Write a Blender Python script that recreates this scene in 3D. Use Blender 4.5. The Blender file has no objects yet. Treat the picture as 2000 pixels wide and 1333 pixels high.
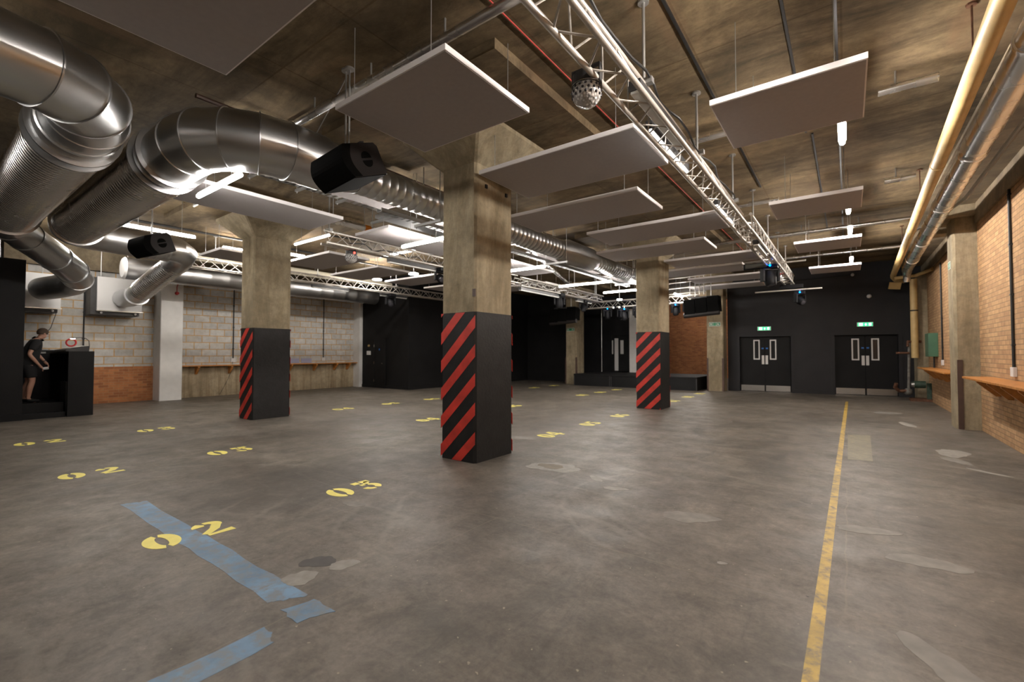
import bpy, bmesh, math, random
from mathutils import Vector, Matrix, Euler
random.seed(7)
PI = math.pi
S = bpy.context.scene
COL = S.collection

# ------------------------------------------------------------------ materials
def new_mat(name):
    m = bpy.data.materials.new(name); m.use_nodes = True
    nt = m.node_tree
    return m, nt, nt.nodes['Principled BSDF']

def mat(name, col, rough=0.6, metal=0.0, var=0.0, vscale=6.0, bump=0.0, bscale=60.0, spec=0.5, emit=None, estr=0.0, trans=0.0):
    m, nt, b = new_mat(name)
    c = (*col, 1)
    b.inputs['Base Color'].default_value = c
    b.inputs['Roughness'].default_value = rough
    b.inputs['Metallic'].default_value = metal
    b.inputs['Specular IOR Level'].default_value = spec
    if trans:
        b.inputs['Transmission Weight'].default_value = trans
    if emit:
        b.inputs['Emission Color'].default_value = (*emit, 1)
        b.inputs['Emission Strength'].default_value = estr
    N = nt.nodes; L = nt.links
    tc = N.new('ShaderNodeTexCoord')
    if var > 0:
        n = N.new('ShaderNodeTexNoise'); n.inputs['Scale'].default_value = vscale; n.inputs['Detail'].default_value = 6
        L.new(tc.outputs['Object'], n.inputs['Vector'])
        r = N.new('ShaderNodeValToRGB')
        r.color_ramp.elements[0].position = 0.3; r.color_ramp.elements[1].position = 0.7
        r.color_ramp.elements[0].color = (*[x*(1-var) for x in col], 1)
        r.color_ramp.elements[1].color = (*[min(1, x*(1+var)) for x in col], 1)
        L.new(n.outputs['Fac'], r.inputs['Fac']); L.new(r.outputs['Color'], b.inputs['Base Color'])
    if bump > 0:
        n2 = N.new('ShaderNodeTexNoise'); n2.inputs['Scale'].default_value = bscale; n2.inputs['Detail'].default_value = 4
        L.new(tc.outputs['Object'], n2.inputs['Vector'])
        bp = N.new('ShaderNodeBump'); bp.inputs['Strength'].default_value = bump; bp.inputs['Distance'].default_value = 0.01
        L.new(n2.outputs['Fac'], bp.inputs['Height']); L.new(bp.outputs['Normal'], b.inputs['Normal'])
    return m

def mixc(nt, fac, a, b, mode='MIX'):
    n = nt.nodes.new('ShaderNodeMix'); n.data_type = 'RGBA'; n.blend_type = mode
    for s, v in ((n.inputs[0], fac), (n.inputs[6], a), (n.inputs[7], b)):
        if hasattr(v, 'is_linked') or isinstance(v, bpy.types.NodeSocket): nt.links.new(v, s)
        elif isinstance(v, (int, float)): s.default_value = v
        else: s.default_value = (*v, 1)
    return n.outputs[2]

def noise(nt, vec, scale, detail=6, rough=0.55, dist=0.0, stretch=None):
    N = nt.nodes
    if stretch:
        mp = N.new('ShaderNodeMapping'); mp.inputs['Scale'].default_value = stretch
        nt.links.new(vec, mp.inputs['Vector']); vec = mp.outputs['Vector']
    n = N.new('ShaderNodeTexNoise'); n.inputs['Scale'].default_value = scale
    n.inputs['Detail'].default_value = detail; n.inputs['Roughness'].default_value = rough
    n.inputs['Distortion'].default_value = dist
    nt.links.new(vec, n.inputs['Vector'])
    return n.outputs['Fac']

def ramp(nt, fac, p0, p1, c0=(0, 0, 0), c1=(1, 1, 1)):
    r = nt.nodes.new('ShaderNodeValToRGB')
    r.color_ramp.elements[0].position = p0; r.color_ramp.elements[1].position = p1
    r.color_ramp.elements[0].color = (*c0, 1); r.color_ramp.elements[1].color = (*c1, 1)
    nt.links.new(fac, r.inputs['Fac'])
    return r.outputs['Color']

def bumpn(nt, b, h, strength=0.3, dist=0.01):
    bp = nt.nodes.new('ShaderNodeBump'); bp.inputs['Strength'].default_value = strength; bp.inputs['Distance'].default_value = dist
    nt.links.new(h, bp.inputs['Height']); nt.links.new(bp.outputs['Normal'], b.inputs['Normal'])

def geo(nt):
    return nt.nodes.new('ShaderNodeNewGeometry').outputs['Position']

def floor_mat():
    m, nt, b = new_mat('worn_sealed_concrete'); p = geo(nt)
    base = ramp(nt, noise(nt, p, 0.45, 10, 0.68, 0.5), 0.36, 0.64, (0.091, 0.078, 0.064), (0.163, 0.141, 0.118))
    fine = ramp(nt, noise(nt, p, 3.0, 13, 0.82, 0.3), 0.36, 0.64, (0.58, 0.575, 0.56), (1.3, 1.29, 1.27))
    c = mixc(nt, 1.0, base, fine, 'MULTIPLY')
    grit = ramp(nt, noise(nt, p, 22, 8, 0.8, 0.2), 0.4, 0.6, (0.84, 0.84, 0.84), (1.13, 1.13, 1.13))
    c = mixc(nt, 1.0, c, grit, 'MULTIPLY')
    # one broad oil-darkened area with an uneven outline
    mp = nt.nodes.new('ShaderNodeMapping'); mp.vector_type = 'TEXTURE'; mp.inputs['Location'].default_value = (-5.0, 2.95, 0); mp.inputs['Rotation'].default_value = (0, 0, 0.25); mp.inputs['Scale'].default_value = (0.75, 1.45, 1)
    nt.links.new(p, mp.inputs['Vector'])
    ln = nt.nodes.new('ShaderNodeVectorMath'); ln.operation = 'LENGTH'; nt.links.new(mp.outputs['Vector'], ln.inputs[0])
    ad = nt.nodes.new('ShaderNodeMath'); ad.operation = 'MULTIPLY_ADD'; ad.inputs[1].default_value = 1.6; nt.links.new(noise(nt, p, 1.6, 9, 0.75, 0.6, (1.5, 0.6, 1)), ad.inputs[0]); nt.links.new(ln.outputs['Value'], ad.inputs[2])
    r2 = nt.nodes.new('ShaderNodeMapRange'); r2.inputs[1].default_value = 1.35; r2.inputs[2].default_value = 2.0; r2.inputs[3].default_value = 0.62; r2.inputs[4].default_value = 0.0; nt.links.new(ad.outputs[0], r2.inputs[0])
    c = mixc(nt, r2.outputs[0], c, (0.05, 0.044, 0.037))
    # trowel and tyre streaks in two directions
    for sc, st, lo, hi, col, k in ((1.4, (0.3, 2.6, 1), 0.56, 0.74, (0.185, 0.17, 0.148), 0.55), (1.8, (3.0, 0.35, 1), 0.58, 0.74, (0.05, 0.045, 0.038), 0.6),
                                   (0.55, (1.6, 0.8, 1), 0.54, 0.66, (0.055, 0.049, 0.042), 0.6), (5.0, (0.5, 2.5, 1), 0.62, 0.72, (0.2, 0.185, 0.15), 0.35)):
        f = ramp(nt, noise(nt, p, sc, 9, 0.7, 1.4, st), lo, hi)
        mu = nt.nodes.new('ShaderNodeMath'); mu.operation = 'MULTIPLY'; mu.inputs[1].default_value = k
        nt.links.new(f, mu.inputs[0]); c = mixc(nt, mu.outputs[0], c, col)
    # scuffed arcs
    for sc, off in ((0.55, (3.2, 1.0, 0)), (0.8, (1.0, -4.5, 0))):
        mp = nt.nodes.new('ShaderNodeMapping'); mp.inputs['Location'].default_value = off; nt.links.new(p, mp.inputs['Vector'])
        w = nt.nodes.new('ShaderNodeTexWave'); w.wave_type = 'RINGS'; w.rings_direction = 'Z'; w.inputs['Scale'].default_value = sc
        w.inputs['Distortion'].default_value = 2.5; w.inputs['Detail'].default_value = 6; w.inputs['Detail Scale'].default_value = 1.6; w.inputs['Detail Roughness'].default_value = 0.7
        nt.links.new(mp.outputs['Vector'], w.inputs['Vector'])
        a = ramp(nt, w.outputs['Fac'], 0.93, 1.0); g = ramp(nt, noise(nt, p, 0.7, 5, 0.6), 0.5, 0.62)
        mu = nt.nodes.new('ShaderNodeMath'); mu.operation = 'MULTIPLY'; nt.links.new(a, mu.inputs[0]); nt.links.new(g, mu.inputs[1])
        m2 = nt.nodes.new('ShaderNodeMath'); m2.operation = 'MULTIPLY'; m2.inputs[1].default_value = 0.45; nt.links.new(mu.outputs[0], m2.inputs[0])
        c = mixc(nt, m2.outputs[0], c, (0.2, 0.18, 0.15))
    # long hairline joints
    br = nt.nodes.new('ShaderNodeTexBrick'); br.offset = 0.35
    for k, v in (('Scale', 1.0), ('Brick Width', 7.1), ('Row Height', 3.2), ('Mortar Size', 0.006), ('Mortar Smooth', 0.3)): br.inputs[k].default_value = v
    dv = nt.nodes.new('ShaderNodeVectorMath'); dv.operation = 'ADD'
    nz = nt.nodes.new('ShaderNodeTexNoise'); nz.inputs['Scale'].default_value = 3.0; nt.links.new(p, nz.inputs['Vector'])
    vs = nt.nodes.new('ShaderNodeVectorMath'); vs.operation = 'SCALE'; vs.inputs['Scale'].default_value = 0.06
    nt.links.new(nz.outputs['Color'], vs.inputs[0]); nt.links.new(p, dv.inputs[0]); nt.links.new(vs.outputs[0], dv.inputs[1]); nt.links.new(dv.outputs[0], br.inputs['Vector'])
    mj = nt.nodes.new('ShaderNodeMath'); mj.operation = 'MULTIPLY'; mj.inputs[1].default_value = 0.35; nt.links.new(br.outputs['Fac'], mj.inputs[0])
    c = mixc(nt, mj.outputs[0], c, (0.2, 0.17, 0.12))
    # specks of dried paint and grit
    sp = ramp(nt, noise(nt, p, 28, 2, 0.5), 0.735, 0.75)
    c = mixc(nt, sp, c, (0.27, 0.24, 0.18))
    sp = ramp(nt, noise(nt, p, 17, 3, 0.6), 0.24, 0.27, (1, 1, 1), (0, 0, 0))
    c = mixc(nt, sp, c, (0.04, 0.036, 0.032))
    nt.links.new(c, b.inputs['Base Color'])
    r = ramp(nt, noise(nt, p, 2.0, 8, 0.7), 0.3, 0.7, (0.38, 0.38, 0.38), (0.62, 0.62, 0.62))
    nt.links.new(r, b.inputs['Roughness'])
    b.inputs['Specular IOR Level'].default_value = 0.4
    bumpn(nt, b, noise(nt, p, 9, 10, 0.7), 0.35, 0.008)
    return m

def concrete(name, dark, light, streak=(1, 1, 0.25), board=False, sc=1.2):
    m, nt, b = new_mat(name); p = geo(nt)
    c = ramp(nt, noise(nt, p, sc, 11, 0.72, 0.6, streak), 0.37, 0.63, dark, light)
    f = ramp(nt, noise(nt, p, 7, 10, 0.75), 0.35, 0.65, (0.78, 0.79, 0.8), (1.16, 1.15, 1.13))
    c = mixc(nt, 1.0, c, f, 'MULTIPLY')
    st = ramp(nt, noise(nt, p, 0.6, 6, 0.6, 1.0), 0.5, 0.75)
    c = mixc(nt, st, c, tuple(x*0.72 for x in dark))
    if board:
        br = nt.nodes.new('ShaderNodeTexBrick'); br.offset = 0.0
        br.inputs['Scale'].default_value = 1.0; br.inputs['Brick Width'].default_value = 1.22; br.inputs['Row Height'].default_value = 2.44
        br.inputs['Mortar Size'].default_value = 0.012; br.inputs['Mortar Smooth'].default_value = 0.4
        br.inputs['Color1'].default_value = (1, 1, 1, 1); br.inputs['Color2'].default_value = (0.8, 0.82, 0.86, 1)
        br.inputs['Mortar'].default_value = (0.6, 0.56, 0.5, 1)
        nt.links.new(p, br.inputs['Vector'])
        c = mixc(nt, 0.8, c, br.outputs['Color'], 'MULTIPLY')
        rd = ramp(nt, noise(nt, p, 0.8, 6, 0.6, 0.5, (2.2, 0.5, 1)), 0.56, 0.8)
        c = mixc(nt, rd, c, (0.2, 0.125, 0.07))
    nt.links.new(c, b.inputs['Base Color'])
    b.inputs['Roughness'].default_value = 0.85; b.inputs['Specular IOR Level'].default_value = 0.25
    bumpn(nt, b, noise(nt, p, 18, 8, 0.65), 0.35, 0.01)
    return m

def brick(name, c1, c2, mortar, w, h, ms, axis='Y', extra=None, bumps=0.5):
    m, nt, b = new_mat(name); p = geo(nt)
    s = nt.nodes.new('ShaderNodeSeparateXYZ'); nt.links.new(p, s.inputs[0])
    cb = nt.nodes.new('ShaderNodeCombineXYZ')
    nt.links.new(s.outputs[0 if axis == 'X' else 1], cb.inputs[0]); nt.links.new(s.outputs[2], cb.inputs[1])
    br = nt.nodes.new('ShaderNodeTexBrick')
    br.inputs['Scale'].default_value = 1.0; br.inputs['Brick Width'].default_value = w; br.inputs['Row Height'].default_value = h
    br.inputs['Mortar Size'].default_value = ms; br.inputs['Mortar Smooth'].default_value = 0.15; br.inputs['Bias'].default_value = 0.0
    br.inputs['Color1'].default_value = (*c1, 1); br.inputs['Color2'].default_value = (*c2, 1); br.inputs['Mortar'].default_value = (*mortar, 1)
    nt.links.new(cb.outputs[0], br.inputs['Vector'])
    f = ramp(nt, noise(nt, p, 7, 8, 0.7), 0.25, 0.75, (0.78, 0.78, 0.78), (1.18, 1.18, 1.18))
    c = mixc(nt, 1.0, br.outputs['Color'], f, 'MULTIPLY')
    if extra:
        e = ramp(nt, noise(nt, p, 0.8, 5, 0.6), 0.5, 0.72)
        em = nt.nodes.new('ShaderNodeMath'); em.operation = 'MULTIPLY'; em.inputs[1].default_value = 0.6
        nt.links.new(e, em.inputs[0])
        c = mixc(nt, em.outputs[0], c, extra)
    nt.links.new(c, b.inputs['Base Color'])
    b.inputs['Roughness'].default_value = 0.88; b.inputs['Specular IOR Level'].default_value = 0.2
    inv = nt.nodes.new('ShaderNodeMath'); inv.operation = 'SUBTRACT'; inv.inputs[0].default_value = 1
    nt.links.new(br.outputs['Fac'], inv.inputs[1])
    bumpn(nt, b, inv.outputs[0], bumps, 0.008)
    return m

def worn_paint(name, col, under, amount=0.5, scale=9, streak=(1, 1, 1)):
    """paint film with bare patches cut right through to the slab (holes are transparent)"""
    m, nt, b = new_mat(name); p = geo(nt)
    v = ramp(nt, noise(nt, p, 3, 8, 0.7), 0.36, 0.64, tuple(x*0.68 for x in col), tuple(x*1.12 for x in col))
    nt.links.new(mixc(nt, ramp(nt, noise(nt, p, scale, 9, 0.72, 0.3, streak), amount-0.06, amount+0.1), v, under), b.inputs['Base Color'])
    b.inputs['Roughness'].default_value = 0.5
    return m

def galv(name='galvanised_steel', col=(0.56, 0.57, 0.58), r0=0.3, r1=0.36, crinkle=0.0):
    m, nt, b = new_mat(name); p = geo(nt)
    b.inputs['Metallic'].default_value = 1.0
    b.inputs['Base Color'].default_value = (*col, 1)
    r = ramp(nt, noise(nt, p, 3, 2, 0.5), 0.3, 0.7, (r0,)*3, (r1,)*3)
    nt.links.new(r, b.inputs['Roughness'])
    if crinkle: bumpn(nt, b, noise(nt, p, 14, 3, 0.5), crinkle, 0.01)
    return m

M = {}
M['floor'] = floor_mat()
M['ceiling'] = concrete('shuttered_concrete_soffit', (0.085, 0.062, 0.034), (0.27, 0.195, 0.11), (0.45, 1.5, 1), True, 1.1)
M['column'] = concrete('board_marked_concrete', (0.22, 0.175, 0.11), (0.36, 0.30, 0.205), (2.2, 2.2, 0.4), False, 1.6)
M['beam'] = concrete('dark_concrete_beam', (0.14, 0.11, 0.072), (0.25, 0.2, 0.135), (1, 1, 1))
M['render'] = concrete('stained_render', (0.24, 0.18, 0.11), (0.42, 0.345, 0.235), (3.5, 3.5, 0.22), False, 2.0)
M['block'] = brick('grey_blockwork', (0.58, 0.57, 0.54), (0.43, 0.42, 0.40), (0.52, 0.33, 0.15), 0.45, 0.225, 0.014, 'Y', (0.38, 0.30, 0.2))
M['redbrick'] = brick('orange_brickwork', (0.46, 0.185, 0.075), (0.28, 0.11, 0.05), (0.36, 0.2, 0.1), 0.225, 0.075, 0.007, 'Y')
M['redbrick_x'] = brick('orange_brickwork_far', (0.42, 0.165, 0.065), (0.27, 0.1, 0.045), (0.32, 0.19, 0.1), 0.225, 0.075, 0.007, 'X')
M['buffbrick'] = brick('buff_brickwork', (0.47, 0.29, 0.15), (0.35, 0.205, 0.11), (0.27, 0.175, 0.10), 0.225, 0.075, 0.008, 'Y', None, 0.7)
M['black'] = mat('black_wall_paint', (0.0085, 0.0083, 0.0087), 0.65, var=0.2, vscale=2, bump=0.15, bscale=30, spec=0.22)
M['charcoal'] = mat('charcoal_wall_paint', (0.019, 0.0185, 0.0205), 0.6, var=0.15, vscale=2, bump=0.15, bscale=30, spec=0.3)
M['colblack'] = mat('black_column_paint', (0.0105, 0.010, 0.010), 0.5, var=0.3, vscale=8, bump=0.3, bscale=25, spec=0.3)
M['red'] = mat('red_stripe_paint', (0.48, 0.03, 0.018), 0.5, var=0.25, vscale=6)
M['white'] = mat('white_wall_paint', (0.66, 0.65, 0.63), 0.55, var=0.05)
M['panel'] = mat('acoustic_fabric', (0.40, 0.375, 0.375), 0.95, var=0.03, vscale=20, bump=0.3, bscale=500, spec=0.1)
M['edge'] = mat('lit_tone_panel_edge', (0.82, 0.79, 0.79), 0.8, spec=0.2)  # fabric edge whitened to stand in for strong side light
M['wire'] = mat('hanger_steel', (0.5, 0.5, 0.49), 0.35, 0.8)
M['galv'] = galv()
M['galv_dark'] = galv('weathered_steel', (0.42, 0.42, 0.42), 0.28, 0.5)
M['flex'] = galv('corrugated_aluminium', (0.6, 0.59, 0.58), 0.22, 0.28)
M['foil'] = galv('foil_lagging', (0.86, 0.85, 0.84), 0.24, 0.32, 0.1)
M['alu'] = mat('truss_aluminium', (0.52, 0.49, 0.45), 0.45, 0.6, var=0.08, vscale=15)
M['cream'] = mat('cream_pipe_paint', (0.52, 0.37, 0.16), 0.5, var=0.12, vscale=5, bump=0.1)
M['white_metal'] = mat('white_casing', (0.62, 0.61, 0.6), 0.4)
M['dark_metal'] = mat('dark_casing', (0.03, 0.029, 0.03), 0.45, var=0.2)
M['speaker'] = mat('speaker_grille', (0.003, 0.003, 0.003), 0.85, spec=0.08)
M['speaker_side'] = mat('speaker_cabinet', (0.018, 0.015, 0.015), 0.5, spec=0.3)
M['fixture'] = mat('moving_head_shell', (0.005, 0.005, 0.006), 0.55, spec=0.15)
M['lens'] = mat('dark_lens', (0.05, 0.05, 0.06), 0.08, 0.3)
M['tube'] = mat('lit_led_diffuser', (0.9, 0.9, 0.9), 0.4, emit=(1.0, 0.94, 0.87), estr=95)
M['tube_row'] = mat('lit_led_row_diffuser', (0.9, 0.9, 0.9), 0.4, emit=(1.0, 0.92, 0.84), estr=330)
M['tube_dim'] = mat('lit_strip_diffuser', (0.9, 0.9, 0.9), 0.4, emit=(1.0, 0.95, 0.9), estr=5)
M['diffuser_off'] = mat('unlit_diffuser', (0.72, 0.72, 0.7), 0.35)
M['lens_dull'] = mat('dull_glass', (0.05, 0.048, 0.04), 0.3)
M['blue_led'] = mat('blue_display', (0, 0.02, 0.1), 0.3, emit=(0.0, 0.16, 1.0), estr=14)
M['red_led'] = mat('red_display', (0.1, 0, 0), 0.3, emit=(1.0, 0.03, 0.02), estr=6)
M['yellow'] = mat('yellow_stencil_paint', (0.82, 0.72, 0.17), 0.5, var=0.06, vscale=10)
M['yellow_line'] = worn_paint('worn_yellow_line', (0.5, 0.33, 0.055), (0.15, 0.12, 0.075), 0.53, 10)
M['yellow_ghost'] = worn_paint('faded_yellow_mark', (0.25, 0.215, 0.12), (0.12, 0.105, 0.088), 0.5, 14, (1, 4, 1))
M['blue_line'] = worn_paint('scuffed_blue_paint', (0.13, 0.24, 0.38), (0.155, 0.175, 0.19), 0.5, 9)
M['patch'] = mat('pale_floor_filler', (0.24, 0.225, 0.2), 0.6, var=0.2, vscale=12)
M['patch_dim'] = mat('faint_floor_filler', (0.18, 0.166, 0.147), 0.6, var=0.2, vscale=9)
M['patch_brown'] = mat('brown_floor_stain', (0.15, 0.12, 0.085), 0.6, var=0.2, vscale=9)
M['patch_dark'] = mat('dark_floor_stain', (0.045, 0.04, 0.036), 0.5, var=0.3, vscale=9)
M['wood'] = mat('varnished_pine', (0.46, 0.19, 0.045), 0.4, var=0.25, vscale=12)
M['green'] = mat('green_sign', (0.01, 0.2, 0.08), 0.4)
M['green_lit'] = mat('lit_green_sign', (0.02, 0.3, 0.12), 0.4, emit=(0.02, 0.45, 0.18), estr=1.2)
M['white_lit'] = mat('lit_white_sign', (0.7, 0.8, 0.72), 0.4, emit=(0.7, 1.0, 0.8), estr=0.9)
M['greenbox'] = mat('green_enamel', (0.055, 0.14, 0.085), 0.4, var=0.1)
M['steel'] = mat('brushed_steel', (0.55, 0.54, 0.52), 0.25, 1.0)
M['glass'] = mat('dark_glass', (0.02, 0.02, 0.022), 0.05)
M['lag'] = mat('cream_lagging', (0.6, 0.55, 0.43), 0.6)
M['rust'] = mat('rusty_iron', (0.12, 0.055, 0.03), 0.7, 0.3, var=0.4, vscale=15)
M['pumpgreen'] = mat('grimy_green_enamel', (0.025, 0.05, 0.032), 0.6, var=0.4, vscale=15)
M['rustgrey'] = mat('grimy_grey_iron', (0.14, 0.135, 0.12), 0.7, var=0.4, vscale=15)
M['brown'] = mat('brown_angle_iron', (0.065, 0.035, 0.024), 0.55, var=0.2)
M['redplastic'] = mat('red_plastic', (0.5, 0.02, 0.02), 0.4)
M['redpipe'] = mat('red_cable', (0.5, 0.05, 0.04), 0.5)
M['paper'] = mat('paper', (0.7, 0.69, 0.66), 0.7)
M['cable'] = mat('black_cable', (0.012, 0.012, 0.012), 0.5)
M['purple'] = mat('faded_blue_board', (0.3, 0.3, 0.42), 0.7)
M['skin'] = mat('skin', (0.5, 0.27, 0.19), 0.5, var=0.06)
M['hair'] = mat('short_brown_hair', (0.07, 0.045, 0.03), 0.8, bump=0.5, bscale=200)
M['cloth'] = mat('black_cotton', (0.012, 0.012, 0.013), 0.9, bump=0.2, bscale=120)
M['shoe'] = mat('black_leather', (0.008, 0.008, 0.008), 0.6, spec=0.2)
M['blue_sticker'] = mat('blue_sticker', (0.02, 0.15, 0.5), 0.5)
M['orange'] = mat('orange_label', (0.75, 0.22, 0.01), 0.5)

# ------------------------------------------------------------------ mesh builder
class MB:
    def __init__(s): s.v = []; s.f = []
    def add(s, vs, fs):
        o = len(s.v); s.v += [Vector(v) for v in vs]; s.f += [tuple(i+o for i in f) for f in fs]; return s
    def box(s, x0, x1, y0, y1, z0, z1):
        vs = [(x, y, z) for z in (z0, z1) for y in (y0, y1) for x in (x0, x1)]
        return s.add(vs, [(0, 2, 3, 1), (4, 5, 7, 6), (0, 1, 5, 4), (2, 6, 7, 3), (0, 4, 6, 2), (1, 3, 7, 5)])
    def hexa(s, b, t):  # 4 bottom pts ccw, 4 top pts
        return s.add(list(b)+list(t), [(3, 2, 1, 0), (4, 5, 6, 7), (0, 1, 5, 4), (1, 2, 6, 5), (2, 3, 7, 6), (3, 0, 4, 7)])
    def obox(s, c, size, rot=(0, 0, 0)):
        R = Euler(rot).to_matrix() if not isinstance(rot, Matrix) else rot
        hx, hy, hz = [q/2 for q in size]; c = Vector(c)
        vs = [c + R @ Vector((x, y, z)) for z in (-hz, hz) for y in (-hy, hy) for x in (-hx, hx)]
        return s.add(vs, [(0, 2, 3, 1), (4, 5, 7, 6), (0, 1, 5, 4), (2, 6, 7, 3), (0, 4, 6, 2), (1, 3, 7, 5)])
    def tube(s, pts, r, seg=12, caps=True):
        pts = [Vector(p) for p in pts]; n = len(pts)
        rs = r if isinstance(r, (list, tuple)) else [r]*n
        T = []
        for i in range(n):
            a = pts[max(0, i-1)]; b = pts[min(n-1, i+1)]
            T.append((b-a).normalized() if (b-a).length > 1e-9 else (T[-1] if T else Vector((0, 0, 1))))
        u = T[0].orthogonal().normalized(); vs = []; fs = []
        for i in range(n):
            t = T[i]; u = (u - t*u.dot(t))
            u = u.normalized() if u.length > 1e-6 else t.orthogonal().normalized()
            w = t.cross(u)
            for k in range(seg):
                a = 2*PI*k/seg
                vs.append(pts[i] + (u*math.cos(a) + w*math.sin(a))*rs[i])
        for i in range(n-1):
            for k in range(seg):
                k2 = (k+1) % seg
                fs.append((i*seg+k, i*seg+k2, (i+1)*seg+k2, (i+1)*seg+k))
        if caps:
            fs.append(tuple(range(seg))[::-1]); fs.append(tuple(range((n-1)*seg, n*seg)))
        return s.add(vs, fs)
    def sphere(s, c, r, seg=20, rings=12, z0=-1.0, z1=1.0, sq=(1, 1, 1)):
        c = Vector(c); vs = []; fs = []
        a0 = math.asin(max(-1, z0)); a1 = math.asin(min(1, z1))
        for i in range(rings+1):
            a = a0 + (a1-a0)*i/rings
            for k in range(seg):
                t = 2*PI*k/seg
                vs.append(c + Vector((math.cos(a)*math.cos(t)*r*sq[0], math.cos(a)*math.sin(t)*r*sq[1], math.sin(a)*r*sq[2])))
        for i in range(rings):
            for k in range(seg):
                k2 = (k+1) % seg
                fs.append((i*seg+k, i*seg+k2, (i+1)*seg+k2, (i+1)*seg+k))
        fs.append(tuple(range(seg))[::-1]); fs.append(tuple(range(rings*seg, (rings+1)*seg)))
        return s.add(vs, fs)
    def prism(s, poly, z0, z1, F=lambda x, y, z: (x, y, z)):
        n = len(poly)
        vs = [F(x, y, z0) for x, y in poly] + [F(x, y, z1) for x, y in poly]
        fs = [tuple(range(n))[::-1], tuple(range(n, 2*n))] + [(i, (i+1) % n, n+(i+1) % n, n+i) for i in range(n)]
        return s.add(vs, fs)
    def build(s, name, m, parent=None, smooth=True, bevel=0.0, origin=None, sharp=38):
        me = bpy.data.meshes.new(name)
        if origin is None:
            if parent is not None: origin = parent['_o'] if '_o' in parent else (0, 0, 0)
            else:
                xs = [v.x for v in s.v]; ys = [v.y for v in s.v]; zs = [v.z for v in s.v]
                origin = ((min(xs)+max(xs))/2, (min(ys)+max(ys))/2, min(zs))
        O = Vector(origin)
        me.from_pydata([v-O for v in s.v], [], s.f)
        bm = bmesh.new(); bm.from_mesh(me)
        bmesh.ops.remove_doubles(bm, verts=bm.verts, dist=1e-6)
        bmesh.ops.recalc_face_normals(bm, faces=bm.faces)
        bm.to_mesh(me); bm.free()
        if smooth:
            for p in me.polygons: p.use_smooth = True
            try: me.set_sharp_from_angle(angle=math.radians(sharp))
            except Exception: pass
        me.materials.append(m if not isinstance(m, str) else M[m])
        o = bpy.data.objects.new(name, me); COL.objects.link(o)
        if bevel:
            bv = o.modifiers.new('bevel', 'BEVEL'); bv.width = bevel; bv.segments = 2; bv.limit_method = 'ANGLE'
        if parent is not None:
            o.parent = parent
            if parent.type == 'MESH' or '_o' in parent: o['_o'] = tuple(O)
        else:
            o.location = O; o['_o'] = tuple(O)
        return o

def thing(name, label, cat, loc=(0, 0, 0), group=None):
    o = bpy.data.objects.new(name, None); COL.objects.link(o); o.empty_display_size = 0.1
    o.location = loc; o['_o'] = tuple(loc)
    o['label'] = label; o['category'] = cat
    if group: o['group'] = group
    return o
def tag(o, label, cat, group=None):
    o['label'] = label; o['category'] = cat
    if group: o['group'] = group
    return o
def struct(name, mb, m, label=None, **k):
    o = mb.build(name, m, None, **k); o['kind'] = 'structure'
    if label: o['label'] = label
    return o
def dup(root, delta, label, rotz=None):
    r = root.copy(); COL.objects.link(r)
    r.location = Vector(root.location) + Vector(delta); r['label'] = label
    if rotz is not None: r.rotation_euler.z = rotz
    for ch in list(root.children):
        c = ch.copy(); COL.objects.link(c); c.parent = r
        for g in list(ch.children):
            d = g.copy(); COL.objects.link(d); d.parent = c
    return r
def box(*a): return MB().box(*a)

def arc(cx, cy, r, a0, a1, n, z=0.0, plane='XY'):
    out = []
    for i in range(n+1):
        a = math.radians(a0 + (a1-a0)*i/n)
        x, y = cx + r*math.cos(a), cy + r*math.sin(a)
        out.append((x, y, z) if plane == 'XY' else ((x, z, y) if plane == 'XZ' else (z, x, y)))
    return out

ZC = 4.55   # underside of the slab
# ------------------------------------------------------------------ room shell
struct('floor', box(-20, 2.3, -6, 30, -0.2, 0), 'floor', smooth=False)
struct('ceiling', box(-20, 2.3, -6, 30, ZC, ZC+0.25), 'ceiling', smooth=False)
# right wall: brick with an upper concrete band
struct('wall_right', box(2.0, 2.3, -6, 19.9, 0, 3.9), 'buffbrick', smooth=False)
struct('trim_1', box(1.96, 2.3, -6, 19.9, 3.9, ZC), 'beam', 'concrete band above the buff brick wall', smooth=False)
# left wall
struct('wall_left', box(-17.6, -17.3, 1.6, 12.2, 1.05, 3.8), 'block', smooth=False)
struct('wall_left_brick', box(-17.6, -17.28, 1.6, 4.76, 0, 1.05), 'redbrick', smooth=False)
struct('wall_left_render', box(-17.6, -17.28, 5.34, 11.85, 0, 1.05), 'render', smooth=False)
struct('trim_2', box(-17.6, -17.2, 1.6, 12.2, 3.8, ZC), 'beam', 'concrete beam above the block wall', smooth=False)
# black partition near the camera on the left
struct('wall_partition', box(-17.6, -14.32, -6, 1.66, 0, 3.47), 'black', smooth=False)
struct('baseboard_partition', box(-14.32, -14.29, -6, 1.67, 0, 0.13), 'black', smooth=False)
# black room in the left corner
struct('wall_black_room', box(-17.6, -13.9, 12.0, 20.5, 0, ZC), 'black', smooth=False)
struct('baseboard_black_room', MB().box(-17.1, -13.88, 11.97, 12.0, 0, 0.12).box(-13.9, -13.87, 11.97, 20.3, 0, 0.12), 'black', smooth=False)
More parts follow.
